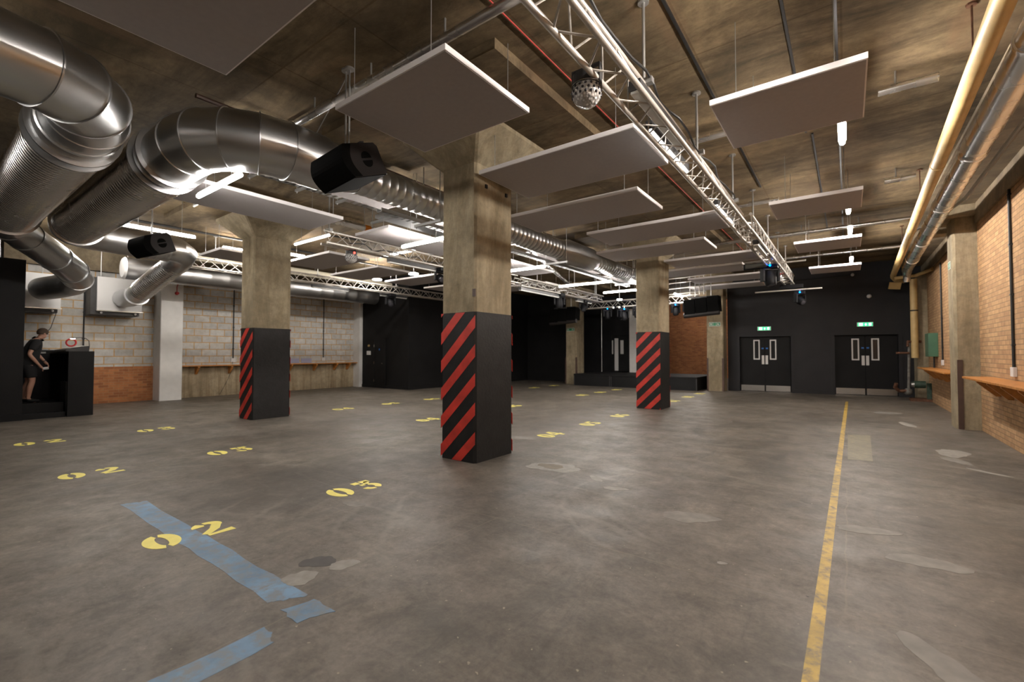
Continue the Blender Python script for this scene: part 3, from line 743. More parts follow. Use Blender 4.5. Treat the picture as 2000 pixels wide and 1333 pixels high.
v = nt.nodes.new('ShaderNodeTexVoronoi'); v.inputs['Scale'].default_value = 45; nt.links.new(p, v.inputs['Vector'])
nt.links.new(ramp(nt, v.outputs['Distance'], 0.2, 0.55, (0.9, 0.9, 0.9), (0.45, 0.44, 0.43)), b.inputs['Base Color'])
b.inputs['Roughness'].default_value = 0.12; b.inputs['Metallic'].default_value = 0.35
bumpn(nt, b, v.outputs['Distance'], 0.8, 0.01)
M['ball'] = m
ball(-1.60, 3.15, 3.47, 'large clear domed disco light hanging from the nearest truss', 0.115, False)
ball(-8.2, 5.55, 3.42, 'clear domed disco light with red lamp under the middle truss', 0.12)
ball(-1.48, 13.9, 3.45, 'clear domed disco light with red lamp beside the large moving head', 0.12)

# ------------------------------------------------------------------ ducts
DZ = 3.9
def ribs(p0, p1, r, pitch, dr, m, seg=40):
    """corrugated sleeve between two points"""
    p0 = Vector(p0); p1 = Vector(p1); L = (p1-p0).length; n = int(L/pitch)
    pts = []; rs = []
    for i in range(n):
        for q, d in ((0.0, -dr), (0.25, dr*0.7), (0.5, dr), (0.75, dr*0.7)):
            pts.append(p0.lerp(p1, (i+q)/n)); rs.append(r+d)
    pts.append(p1); rs.append(r)
    return m.tube(pts, rs, seg)
def spiral(p0, p1, r, m, pitch=0.14, seg=40):
    """spiral-seam duct modelled as fine raised seams"""
    p0 = Vector(p0); p1 = Vector(p1); L = (p1-p0).length; n = max(1, int(L/pitch))
    pts = []; rs = []
    for i in range(n):
        for q, d in ((0, 0), (0.86, 0), (0.9, 0.004), (0.96, 0.004)):
            pts.append(p0.lerp(p1, (i+q)/n)); rs.append(r+d)
    pts.append(p1); rs.append(r)
    return m.tube(pts, rs, seg)
def ring(p, d, r, m, w=0.03, h=0.02):
    p = Vector(p); d = Vector(d).normalized()
    return m.tube([p-d*w, p-d*w*0.8, p+d*w*0.8, p+d*w], [r, r+h, r+h, r], 40)
def elbow_pts(c, R, a0, a1, n, z):
    return arc(c[0], c[1], R, a0, a1, n, z)

# --- duct A: the long main run along the room
XA = -5.45; YA = 2.02; Re = 0.75
t = thing('air_duct', 'large galvanised duct: long spiral run with elbow and flexible sleeve', 'duct', (XA, 6, DZ), 'galvanised ventilation ducts')
m = MB(); spiral((XA, 3.75, DZ), (XA, 9.3, DZ), 0.228, m); spiral((XA, 11.0, DZ), (XA, 16.3, DZ), 0.228, m); m.build('spiral_run', 'galv', t)
m = MB(); m.tube([(XA, 9.25, DZ), (XA, 9.6, DZ), (XA, 10.8, DZ), (XA, 11.05, DZ)], [0.23, 0.30, 0.30, 0.23], 40); m.build('silencer', 'galv_dark', t)
m = MB(); m.tube([(XA, 3.2, DZ), (XA, 3.75, DZ)], [0.33, 0.232], 40); ring((XA, 3.2, DZ), (0, 1, 0), 0.33, m, 0.03, 0.008); ring((XA, 3.75, DZ), (0, 1, 0), 0.232, m, 0.025, 0.012); ring((XA, 3.45, DZ), (0, 1, 0), 0.285, m, 0.06, 0.01)
m.build('reducer', 'galv', t)
ex = MB(); pts = elbow_pts((XA-Re, YA+Re), Re, 0, -90, 4, DZ)
pts = [(XA, 3.2, DZ)] + pts + [(-6.75, YA, DZ)]
ex.tube(pts, 0.34, 40); ex.build('segmented_elbow', 'galv', t, sharp=10)
for i in range(1, len(pts)-1):
    a = Vector(pts[i-1]); b = Vector(pts[i+1]); m = MB(); ring(pts[i], b-a, 0.342, m, 0.008, 0.010); m.build('elbow_seam', 'galv', t)
m = MB(); ring((-6.85, YA, DZ), (1, 0, 0), 0.345, m, 0.1, 0.012); ring((-6.72, YA, DZ), (1, 0, 0), 0.35, m, 0.02, 0.04); ring((-7.0, YA, DZ), (1, 0, 0), 0.36, m, 0.02, 0.045)
m.build('flange', 'galv', t)
m = MB(); ribs((-7.0, YA, DZ), (-11.7, YA, DZ), 0.362, 0.085, 0.017, m); m.build('flexible_sleeve', 'flex', t, sharp=25)
m = MB(); ring((-11.72, YA, DZ), (1, 0, 0), 0.36, m, 0.03, 0.05); ring((-11.95, YA, DZ), (1, 0, 0), 0.35, m, 0.06, 0.02); m.build('flange', 'galv', t)
pts = [(-11.7, YA, DZ), (-12.05, YA, DZ)] + elbow_pts((-12.05, YA+0.62), 0.62, -90, -180, 4, DZ)[1:] + [(-12.67, 3.35, DZ-0.02)]
m = MB(); m.tube(pts, 0.30, 36); m.build('return_elbow', 'galv_dark', t)
m = MB(); spiral((-12.67, 2.7, DZ), (-12.75, 3.75, DZ-0.03), 0.285, m, 0.12)
m.tube([(-12.75, 3.65, DZ), (-12.75, 3.95, DZ-0.02), (-12.85, 4.08, DZ-0.07), (-13.1, 4.1, DZ-0.15), (-13.4, 4.08, DZ-0.24)], 0.285, 32)
m.build('return_run', 'galv', t)
m = MB(); ribs((-13.3, 4.08, 3.66), (-15.2, 3.88, 3.1), 0.25, 0.08, 0.014, m, 32); m.build('flexible_drop', 'flex', t, sharp=25)
m = MB(); m.tube([(-15.1, 3.88, 3.13), (-15.5, 3.86, 3.0), (-15.9, 3.84, 2.98), (-16.55, 3.84, 3.0)], 0.25, 32); ring((-15.45, 3.86, 3.01), (1, 0, 0.25), 0.25, m, 0.02, 0.03); m.build('unit_spigot', 'galv', t)
for y in (5.0, 7.2, 9.0, 12.0, 14.5):
    MB().tube([(XA, y, DZ+0.22), (XA, y, ZC)], 0.008, 8).build('hanger', 'wire', t)
# --- duct B: runs in from the left of the camera
XB = -5.5; YB = 1.13
t = thing('air_duct', 'large galvanised duct entering at the top left corner and turning back', 'duct', (XB, 0, DZ), 'galvanised ventilation ducts')
pts = [(XB, -5.8, DZ), (XB, YB-Re, DZ)] + elbow_pts((XB-Re, YB-Re), Re, 0, 90, 4, DZ)[1:] + [(-6.6, YB, DZ)]
m = MB(); m.tube(pts, 0.335, 40); m.build('segmented_elbow', 'galv', t, sharp=10)
for i in range(1, len(pts)-1):
    a = Vector(pts[i-1]); b = Vector(pts[i+1]); m = MB(); ring(pts[i], b-a, 0.337, m, 0.008, 0.010); m.build('elbow_seam', 'galv', t)
for y in (-0.05, -0.9): m = MB(); ring((XB, y, DZ), (0, 1, 0), 0.337, m, 0.02, 0.008); m.build('duct_seam', 'galv', t)
m = MB(); ring((-6.6, YB, DZ), (1, 0, 0), 0.345, m, 0.08, 0.015); ring((-6.75, YB, DZ), (1, 0, 0), 0.355, m, 0.02, 0.05); ring((-6.95, YB, DZ), (1, 0, 0), 0.36, m, 0.02, 0.05); m.tube([(-6.6, YB, DZ), (-6.95, YB, DZ)], 0.35, 40)
m.build('flange', 'galv', t)
m = MB(); ribs((-6.95, YB, DZ), (-11.6, YB, DZ), 0.358, 0.085, 0.017, m); m.build('flexible_sleeve', 'flex', t, sharp=25)
m = MB(); ring((-11.62, YB, DZ), (1, 0, 0), 0.36, m, 0.03, 0.05); m.build('flange', 'galv', t)
pts = [(-11.6, YB, DZ), (-12.1, YB, DZ-0.02), (-12.5, YB+0.1, DZ-0.08), (-12.8, YB+0.35, DZ-0.2), (-13.4, YB+0.85, DZ-0.44), (-13.9, YB+1.2, DZ-0.62), (-14.3, YB+1.35, DZ-0.72)]
m = MB(); m.tube(pts, [0.3, 0.3, 0.29, 0.28, 0.28, 0.28, 0.28], 36); m.build('return_elbow', 'galv', t)
for i in (2, 3, 4, 5): m = MB(); ring(pts[i], Vector(pts[i+1])-Vector(pts[i-1]), 0.285, m, 0.01, 0.01); m.build('elbow_seam', 'galv', t)
pts = [(-14.3, YB+1.35, DZ-0.72), (-14.8, YB+1.35, DZ-0.8), (-15.4, YB+1.2, DZ-0.84), (-16.2, YB+1.05, DZ-0.84)]
m = MB(); m.tube(pts, 0.28, 36); ring(pts[0], (1, 0, 0.2), 0.28, m, 0.01, 0.012); m.build('unit_spigot', 'galv_dark', t)
# --- wall duct
t = thing('air_duct', 'long horizontal round duct high along the block wall behind the rear truss', 'duct', (-15.5, 9, 3.7), 'galvanised ventilation ducts')
m = MB(); spiral((-15.5, 3.6, 3.72), (-15.5, 11.6, 3.72), 0.29, m, 0.5, 36); m.build('spiral_run', 'galv_dark', t)
MB().tube([(-15.5, 3.55, 3.72), (-15.5, 3.6, 3.72)], [0.25, 0.3], 36).build('end_cap', 'white_metal', t)
for y in (6, 9): MB().tube([(-15.5, y, 4.0), (-15.5, y, ZC)], 0.008, 8).build('hanger', 'wire', t)
t = tag(MB().tube([(-14.9, 4.6, 4.2), (-14.9, 11.9, 4.2)], 0.12, 28).build('lagged_pipe', 'lag'), 'cream lagged pipe above the rear truss', 'pipe')

# fan coil units on the left wall
def unit(y0, y1, z0, z1, label):
    t = thing('fan_unit', label, 'ventilation unit', (-16.9, (y0+y1)/2, z0), 'white faced ventilation units on the block wall')
    MB().box(-17.3, -16.66, y0-0.12, y1-0.05, z0-0.12, z1-0.02).build('casing', 'dark_metal', t, smooth=False)
    MB().box(-16.66, -16.6, y0, y1, z0, z1).build('front_plate', 'white_metal', t, smooth=False, bevel=0.008)
    MB().box(-16.66, -16.56, y0-0.02, y1+0.02, z0-0.03, z0).build('lip', 'steel', t, smooth=False)
    for y in (y0+0.1, y1-0.15): MB().sphere((-16.62, y, z0-0.07), 0.03, 10, 6).build('foot', 'white_metal', t)
    for y in (y0+0.08, y1-0.35): MB().tube([(-16.63, y, z1), (-16.63, y, ZC)], 0.01, 8).build('drop_rod', 'wire', t)
unit(3.28, 4.28, 2.64, 3.57, 'ventilation unit with white face beside the white column')
unit(1.4, 2.57, 2.62, 3.5, 'ventilation unit with white face above the person')

# cable tray beneath the spiral duct, and galvanised channel
def tray(x0, x1, y0, y1, z, label, name='cable_tray', rx=None):
    t = thing(name, label, 'cable tray', ((x0+x1)/2, (y0+y1)/2, z), 'cable trays under the slab')
    MB().box(x0, x0+0.01, y0, y1, z, z+0.06).box(x1-0.01, x1, y0, y1, z, z+0.06).build('side_rail', 'galv', t, smooth=False)
    m = MB(); n = int((y1-y0)/0.12)
    for i in range(n): m.box(x0, x1, y0+i*0.12, y0+i*0.12+0.07, z, z+0.006)
    m.build('rungs', 'galv', t, smooth=False)
    for y in (y0+0.8, (y0+y1)/2, y1-0.8):
        rl, rr = rx or (x0-0.09, x1+0.09)
        m = MB(); m.box(rl-0.03, rr+0.03, y-0.02, y+0.02, z-0.045, z-0.004); m.build('support_channel', 'wire', t, smooth=False)
        for x in (rl, rr): MB().tube([(x, y, z-0.07), (x, y, ZC)], 0.007, 6).build('drop_rod', 'wire', t)
    return t
tray(-7.3, -6.98, 2.4, 5.5, 4.2, 'perforated cable tray running above the long lit acoustic panel')
tray(-5.72, -5.6, 4.3, 14.0, 3.58, 'narrow dotted cable tray clipped under the main spiral duct', rx=(-5.73, -5.18))
t = thing('steel_channel', 'smooth galvanised channel reflecting a light, left of the nearest column', 'cable tray', (-7.3, 6.4, 4.12))
MB().box(-7.5, -7.12, 5.6, 7.4, 4.12, 4.19).build('channel', 'galv', t, smooth=False)
for y in (5.7, 7.3):
    MB().box(-7.75, -7.05, y-0.02, y+0.02, 4.07, 4.115).build('support_channel', 'wire', t, smooth=False)
    MB().tube([(-7.72, y, 3.98), (-7.72, y, ZC)], 0.008, 6).build('drop_rod', 'wire', t)
t = thing('foil_pipe', 'silver pipe with orange label behind the middle truss', 'pipe', (-8.2, 5.6, 4.1))
MB().tube([(-8.35, 4.2, 4.15), (-8.35, 12.0, 4.15)], 0.07, 20).build('lagging', 'foil', t)
MB().tube([(-8.35, 5.95, 4.15), (-8.35, 6.1, 4.15)], 0.073, 20).build('label_band', 'orange', t)
t = tag(MB().tube([(-6.3, 9.0, 4.1), (-8.6, 15.5, 4.05)], 0.06, 16).build('foil_pipe', 'foil'), 'silver diagonal pipe right of the nearest column behind the lights', 'pipe')

# sprinkler / service pipes across the ceiling (along X)
for (y, x0, x1, lb) in ((2.96, -6.4, -1.75, 'silver pipe crossing above the lit edged panel near the nearest column'),
                        (6.45, -1.75, -1.0, 'short silver pipe crossing behind the nearest truss'),
                        (6.46, 0.32, 0.82, 'short foil pipe end between the square panel and the cream pipe'),
                        (9.85, -1.95, -1.0, 'silver pipe piece behind the joint of the right-hand truss'),
                        (9.9, 0.55, 0.95, 'short foil pipe end beyond the second square panel'),
                        (12.95, -3.2, 1.2, 'third silver pipe crossing above the third square panel'),
                        (16.2, -3.2, 1.3, 'farthest silver pipe crossing before the black door wall')):
    t = thing('sprinkler_pipe', lb, 'pipe', ((x0+x1)/2, y, 4.4), 'silver pipes crossing under the slab')
    MB().tube([(x0, y, 4.36), (x1, y, 4.36)], 0.045, 16).build('pipe', 'foil', t)
    for i in range(max(1, int((x1-x0)/1.1))):
        x = x0+0.15+i*1.1; m = MB(); m.tube([(x, y, 4.40), (x, y, ZC)], 0.01, 6); m.build('pipe_clip', 'wire', t)
# rusty thin pipe along Y on the left of drop panels
t = tag(MB().tube([(-5.9, 3.35, 4.35), (-4.4, 2.9, 4.5)], 0.006, 8).build('thin_rod', 'wire'), 'thin slanting rod under the slab left of the big lit panel', 'rod')
t = tag(MB().tube([(-6.0, 2.0, 4.42), (-6.0, 20, 4.42)], 0.03, 8).build('rusty_pipe', 'brown'), 'thin rusty pipe running along the slab above the spiral duct', 'pipe')
t = tag(MB().tube([(-2.47, 0.5, 4.535), (-2.47, 19.3, 4.535)], 0.007, 8).build('red_cable', 'redpipe'), 'thin red cable running straight along the ceiling', 'cable')
for x, y0, y1, lb in ((-1.25, 0, 9.5, 'black conduit on the ceiling above the nearest truss'), (-0.42, 0.5, 7.5, 'black conduit on the ceiling left of the nearest square panel'), (-0.35, 7.6, 13.5, 'dark conduit on the ceiling beyond the nearest square panel'), (-0.04, 3.0, 15.5, 'dark conduit the end-on tube lights hang from')):
    t = tag(MB().box(x-0.012, x+0.012, y0, y1, 4.53, ZC).build('ceiling_conduit', 'cable', smooth=False), lb, 'conduit', 'dark conduits on the ceiling')
t = tag(MB().tube([(-12.9, 2.5, 4.45), (-12.9, 11.9, 4.45)], 0.03, 8).build('ceiling_conduit', 'dark_metal'), 'dark conduit crossing the ceiling left of the left striped column', 'conduit', 'dark conduits on the ceiling')
t = tag(MB().tube([(-11.0, 5.5, 4.48), (-9.2, 12.0, 4.48)], 0.025, 8).build('ceiling_conduit', 'dark_metal'), 'dark conduit on the slab above the rear acoustic panels', 'conduit', 'dark conduits on the ceiling')

# right side pipes
t = thing('cream_pipe', 'cream painted pipe running along the ceiling on the right', 'pipe', (1.0, 10, 3.9))
MB().tube([(0.80, 0.2, 3.9), (0.86, 2.0, 3.9), (1.2, 18.6, 3.9), (1.22, 18.95, 3.88), (1.28, 19.05, 3.8), (1.5, 19.1, 3.76)], 0.075, 24).build('pipe', 'cream', t)
for y in (5.6, 10.2, 14.5):
    x = 0.86+(y-2)*0.0205
    MB().tube([(x, y, 3.97), (x, y, ZC-0.02), (x, y, ZC-0.019), (x, y, ZC)], [0.008, 0.008, 0.04, 0.04], 8).build('drop_rod', 'rust', t)
for y in (4.0, 8.0, 12.0, 16.0): m = MB(); ring((0.86+(y-2)*0.0205, y, 3.9), (0.02, 1, 0), 0.075, m, 0.03, 0.006); m.build('coupling', 'cream', t)
t = thing('foil_pipe', 'fat shiny foil wrapped pipe along the right wall', 'pipe', (1.3, 10, 3.9))
P0 = Vector((1.16, 0.2, 3.93)); P1 = Vector((1.42, 17.0, 3.9))
MB().tube([P0, P1, (1.43, 17.4, 3.86), (1.44, 17.6, 3.72), (1.44, 17.65, 3.55)], [0.135, 0.135, 0.12, 0.09, 0.085], 28).build('lagging', 'foil', t)
for q in (0.08, 0.17, 0.3, 0.45, 0.6, 0.78, 0.92): m = MB(); ring(P0.lerp(P1, q), P1-P0, 0.135, m, 0.025, 0.012); m.build('foil_band', 'foil', t)
t = thing('cream_pipe', 'upright cream pipe in the far right corner', 'pipe', (1.6, 18.6, 1.3))
MB().tube([(1.66, 18.5, 3.72), (1.66, 18.5, 1.3)], 0.09, 20).build('pipe', 'cream', t)
m = MB(); ring((1.66, 18.5, 2.75), (0, 0, 1), 0.09, m, 0.02, 0.01); m.build('band', 'cable', t)
t = tag(MB().tube([(1.2, 18.3, 3.76), (1.7, 18.3, 3.8), (1.98, 17.4, 3.83)], 0.05, 14).build('elbow_pipe', 'cream'), 'horizontal pale pipe joining the corner pipes to the right wall', 'pipe')
t = thing('conduit_rail', 'thin grey rail bending along under the right-hand slab edge', 'rail', (1.5, 9, 4.0))
MB().tube([(1.62, 1.0, 4.02), (1.62, 10.5, 4.02), (1.3, 12.2, 4.0), (1.05, 12.7, 3.98)], 0.028, 8).build('rail', 'wire', t)
t = tag(MB().box(1.4, 1.75, 13.2, 13.6, 4.0, 4.25).build('corbel_block', 'column', smooth=False), 'concrete block hanging under the slab beyond the pilaster', 'block')
t = tag(MB().obox((1.25, 18.9, 3.6), (0.3, 0.05, 0.22), (0.4, 0.1, 0.2)).build('timber_offcut', 'cream', smooth=False), 'small tan board fixed under the end of the cream pipe', 'board')

# ------------------------------------------------------------------ wall services
def conduit(x, y, z0, z1, nx, label, sock=True, plate=True):
    t = thing('wall_conduit', label, 'conduit', (x, y, z0), 'black conduits running down the walls')
    MB().tube([(x+nx*0.02, y, z0), (x+nx*0.02, y, z1)], 0.018, 10).build('pipe', 'cable', t)
    m = MB()
    z = z0+0.35
    while z < z1: m.box(*sorted((x, x+nx*0.04)), y-0.028, y+0.028, z-0.012, z+0.012); z += 0.75
    m.build('saddles', 'cable', t, smooth=False)
    if sock:
        MB().box(*sorted((x, x+nx*0.045)), y-0.075, y+0.075, z0-0.12, z0+0.02).build('socket', 'white_metal', t, smooth=False, bevel=0.006)
    return t
conduit(-17.3, 3.15, 1.5, ZC, 1, 'black conduit dropping down behind the sound desk', False)
conduit(-17.3, 7.03, 1.25, 3.8, 1, 'black conduit and white socket left of the left striped column')
conduit(-17.3, 10.43, 1.25, 3.8, 1, 'black conduit and white socket above the middle of the left shelf')
conduit(2.0, 9.84, 1.22, 3.95, -1, 'black conduit and white socket near the right edge above the near shelf')
conduit(2.0, 16.1, 1.25, 3.8, -1, 'black conduit and socket on the right wall beyond the pilaster')
t = thing('wall_rail', 'black rail fixed low along the block wall behind the sound desk', 'conduit', (-17.27, 2.5, 1.5))
MB().tube([(-17.26, 2.0, 1.52), (-17.26, 3.2, 1.5)], 0.025, 10).build('rail', 'cable', t)
MB().box(-17.3, -17.2, 3.1, 3.24, 1.4, 1.52).build('junction_box', 'cable', t, smooth=False)

# pine shelves
def shelf(x0, x1, y0, y1, z, wall, brs, label, inner):
    t = thing('drinks_shelf', label, 'shelf', ((x0+x1)/2, (y0+y1)/2, z), 'pine drinks shelves on the walls')
    MB().box(x0, x1, y0, y1, z-0.035, z).build('board', 'wood', t, smooth=False, bevel=0.006)
    for y in brs:
        s = -1 if inner < wall else 1   # direction from wall into room along x
        m = MB()
        w0 = wall; e = wall + s*0.28
        m.prism([(w0, z-0.035), (e, z-0.035), (e, z-0.08), (w0+s*0.06, z-0.3), (w0, z-0.3)], y-0.03, y+0.03, lambda a, b, c: (a, c, b))
        m.build('bracket', 'wood', t, smooth=False)
shelf(-17.28, -16.98, 5.36, 12.0-0.02, 1.05, -17.28, (5.9, 6.9, 8.0, 9.0, 10.0, 10.9, 11.5), 'long orange pine shelf along the block wall on the left', -17.0)
shelf(1.62, 2.0, 3.0, 11.2, 1.04, 2.0, (4.0, 5.2, 6.4, 7.6, 8.4, 9.2, 10.0, 10.7), 'pine shelf nearest the camera on the right brick wall', 1.6)
shelf(1.62, 2.0, 13.0, 17.7, 1.04, 2.0, (13.4, 14.4, 15.4, 16.4, 17.2), 'pine shelf beyond the pilaster on the right brick wall', 1.6)
for y0, lb in ((9.0, 'left faded blue board standing on the pine shelf'), (9.5, 'right faded blue board standing on the pine shelf')):
    tag(MB().box(-17.3, -17.275, y0, y0+0.42, 1.06, 1.24).build('blue_board', 'purple', smooth=False), lb.replace('standing on', 'above'), 'board')
tag(MB().tube([(-17.2, 6.98, 1.15), (-17.12, 6.95, 0.9), (-17.15, 6.8, 0.5), (-17.2, 6.6, 0.05)], 0.006, 6).build('power_lead', 'cable'), 'thin black lead dangling from the left socket below the shelf', 'cable')

# signs
def exit_sign(x, z, label):
    t = thing('exit_sign', label, 'sign', bw(x, 0.03, z), 'lit green exit signs')
    m = MB(); bwbox(m, x-0.22, x+0.22, z-0.07, z+0.08, 0.0, 0.06); m.build('case', 'white_metal', t, smooth=False)
    m = MB(); bwbox(m, x-0.2, x+0.2, z-0.055, z+0.065, 0.06, 0.064); fc = m.build('face', 'green_lit', t, smooth=False)
    # white pictograms: door, arrow, running figure
    m = MB()
    bwbox(m, x-0.17, x-0.06, z-0.04, z+0.05, 0.064, 0.067)
    bwbox(m, x+0.1, x+0.17, z-0.04, z+0.05, 0.064, 0.067)
    m.build('pictogram', 'white_lit', fc, smooth=False)
    m = MB()
    m2 = [(0.0, 0.045), (0.04, 0.0), (0.015, 0.0), (0.015, -0.04), (-0.015, -0.04), (-0.015, 0.0), (-0.04, 0.0)]
    m.prism(m2, 0.064, 0.068, lambda a, b, c: bw(x+0.02+a, c, z+b)); m.build('arrow', 'white_lit', fc, smooth=False)
exit_sign(-2.5, 2.36, 'lit green exit sign above the left double door')
exit_sign(0.49, 2.42, 'lit green exit sign above the right double door')
def flat_sign(P, label):
    # P(u, v, d) -> world
    t = thing('exit_sign', label, 'sign', P(0, 0, 0), 'unlit green exit signs on the columns')
    def q(name, u0, u1, v0, v1, d0, d1, mm):
        m = MB(); m.hexa([P(u0, v0, d0), P(u1, v0, d0), P(u1, v0, d1), P(u0, v0, d1)], [P(u0, v1, d0), P(u1, v1, d0), P(u1, v1, d1), P(u0, v1, d1)]); m.build(name, mm, t, smooth=False)
    q('plate', -0.2, 0.2, -0.075, 0.075, 0, 0.006, 'paper')
    q('left_field', -0.19, -0.07, -0.06, 0.06, 0.006, 0.009, 'green')
    q('middle_field', -0.06, 0.05, -0.06, 0.06, 0.006, 0.009, 'green')
    q('right_field', 0.06, 0.19, -0.06, 0.06, 0.006, 0.009, 'green')
    m = MB(); m.prism([(0.0, 0.045), (0.04, 0.0), (0.012, 0.0), (0.012, -0.045), (-0.012, -0.045), (-0.012, 0.0), (-0.04, 0.0)], 0.009, 0.012, lambda a, b, c: P(-0.13+a, b, c)); m.build('arrow', 'paper', t, smooth=False)
    m = MB(); m.prism([(-0.03, -0.045), (0.0, -0.01), (0.02, -0.045), (0.035, -0.03), (0.015, 0.02), (0.0, 0.045), (-0.02, 0.02)], 0.009, 0.012, lambda a, b, c: P(0.12+a, b, c)); m.build('running_figure', 'paper', t, smooth=False)
flat_sign(lambda u, v, d: (-10.42+u, 18.775-d, 2.55+v), 'green exit sign on the bare column left of the stage')
flat_sign(lambda u, v, d: (-4.07+u, 18.595-d, 2.55+v), 'green exit sign on the bare column by the left double door')
flat_sign(lambda u, v, d: (1.655-d, 12.38-u*0.6, 3.18+v), 'green exit sign high on the right-hand pilaster')
# detectors on the back wall
for (x, z, lb, r) in ((0.62, 3.38, 'white dome detector on the black wall left of the corner', 0.065), (0.18, 4.15, 'small white detector high on the black wall under the far square panel', 0.05)):
    p0 = bw(x, 0.0, z); p1 = bw(x, 0.05, z); p2 = bw(x, 0.09, z)
    tag(MB().tube([p0, p1, p2], [r, r, r*0.5], 16).build('wall_detector', 'white_metal'), lb, 'detector')
p0 = bw(-3.6, 0.02, 4.05); p1 = bw(0.2, 0.02, 4.12)
tag(MB().tube([p0, p1], 0.015, 8).build('wall_conduit', 'cable'), 'thin black conduit running across the top of the black door wall', 'conduit')

# side door in the black room
d = struct('door_3', box(-15.98, -15.32, 11.955, 11.995, 0.02, 2.0), 'black', 'black single door in the black room', smooth=False)
MB().box(-16.04, -15.98, 11.94, 11.997, 0, 2.06).box(-15.32, -15.26, 11.94, 11.997, 0, 2.06).box(-15.98, -15.32, 11.94, 11.997, 2.0, 2.06).build('door_frame', 'black', d, smooth=False)
MB().sphere((-15.42, 11.92, 1.02), 0.025, 10, 6).build('door_handle', 'steel', d)
MB().box(-15.68, -15.62, 11.95, 11.955, 1.56, 1.64).build('door_sticker', 'blue_sticker', d, smooth=False)
for z in (1.7, 1.0, 0.25): MB().box(-15.995, -15.97, 11.935, 11.955, z, z+0.1).build('hinge', 'steel', d, smooth=False)
tag(MB().box(-16.52, -16.28, 11.96, 12.0, 1.37, 1.54).build('wall_switch', 'white_metal', smooth=False, bevel=0.01), 'white panel on the black wall beside the single door', 'switch')
tag(MB().tube([(-16.39, 12.0, 1.76), (-16.39, 11.95, 1.76)], 0.045, 16).build('call_button', 'cream'), 'small round pale button above the white wall panel', 'button')

# ------------------------------------------------------------------ sound desk, platform, person
t = thing('platform_steps', 'black two-step platform the person stands on', 'platform', (-15.5, 2, 0))
MB().box(-17.27, -14.55, 1.67, 2.34, 0, 0.32).build('platform_deck', 'black', t, smooth=False, bevel=0.006)
MB().box(-16.3, -16.25, 1.67, 2.34, 0.32, 1.44).build('rear_panel', 'black', t, smooth=False)
MB().box(-14.55, -14.33, 1.67, 2.34, 0, 0.12).build('lower_step', 'black', t, smooth=False, bevel=0.006)
t = thing('sound_desk', 'tall black sound desk with open front beside the brick dado', 'desk', (-15.5, 2.6, 0))
MB().box(-14.32, -14.28, 2.36, 2.80, 0, 1.49).build('end_panel', 'black', t, smooth=False)
MB().box(-16.9, -14.32, 2.36, 2.80, 1.44, 1.49).build('worktop', 'black', t, smooth=False)
MB().box(-16.9, -14.32, 2.76, 2.80, 0, 1.44).build('back_panel', 'black', t, smooth=False)
MB().box(-16.9, -16.86, 2.36, 2.76, 0, 1.44).build('end_panel', 'black', t, smooth=False)
t = thing('equipment_rack', 'black equipment rack with white label under the sound desk', 'rack', (-14.9, 2.5, 0))
cs = MB().box(-15.2, -14.62, 2.38, 2.74, 0.0, 0.78).build('case', 'dark_metal', t, smooth=False, bevel=0.008)
MB().box(-14.62, -14.612, 2.46, 2.66, 0.5, 0.72).build('paper_label', 'paper', cs, smooth=False)
MB().box(-14.62, -14.605, 2.40, 2.72, 0.76, 0.775).build('metal_edge', 'steel', t, smooth=False)
MB().prism([(-0.03, -0.025), (0.03, -0.025), (0, 0.03)], 0, 0.006, lambda a, b, c: (-14.62+c, 2.44+a, 0.35+b)).build('warning_sticker', 'yellow', cs, smooth=False)
tag(MB().box(-15.0, -14.66, 2.5, 2.66, 0.785, 0.85).build('red_case', 'redplastic', smooth=False, bevel=0.01), 'small red case on top of the equipment rack', 'box')
t = thing('mixing_console', 'black mixing console with papers on the sound desk', 'mixer', (-15.3, 2.55, 1.49))
MB().prism([(2.38, 1.49), (2.78, 1.49), (2.78, 1.62), (2.38, 1.53)], -16.0, -14.7, lambda a, b, c: (c, a, b)).build('chassis', 'dark_metal', t, smooth=False)
MB().obox((-14.95, 2.58, 1.595), (0.3, 0.3, 0.004), (0.21, 0, 0.1)).build('paper_sheet', 'paper', t, smooth=False)
MB().obox((-15.5, 2.58, 1.598), (0.3, 0.28, 0.004), (0.21, 0, -0.1)).build('paper_sheet', 'paper', t, smooth=False)
t = tag(MB().add([], []).tube([(-14.9+0.0, 2.5+0.085*math.cos(a), 1.70+0.085*math.sin(a)) for a in [2*PI*i/24 for i in range(25)]], 0.018, 10, False).build('headphones', 'redplastic'), 'red ring shaped headphones standing on the mixing console', 'headphones')
t = thing('gooseneck_lamp', 'small lit gooseneck lamp on the sound desk', 'lamp', (-14.5, 2.72, 1.49))
MB().tube([(-14.5, 2.74, 1.49), (-14.5, 2.75, 1.6), (-14.5, 2.74, 1.74), (-14.5, 2.68, 1.8), (-14.5, 2.58, 1.815), (-14.5, 2.5, 1.8)], 0.007, 8).build('gooseneck', 'cable', t)
MB().tube([(-14.5, 2.46, 1.815), (-14.5, 2.46, 1.79)], [0.035, 0.055], 18).build('shade', 'cable', t)
MB().sphere((-14.5, 2.46, 1.785), 0.045, 14, 8, sq=(1, 1, 0.35)).build('bulb', 'tube_dim', t)
tag(MB().tube([(-16.6, 2.5, 2.55), (-16.5, 2.38, 2.1), (-16.45, 2.2, 1.8), (-16.4, 2.15, 1.5)], 0.008, 6).build('hanging_cable', 'cable'), 'thin cable looping down from the unit behind the person', 'cable')

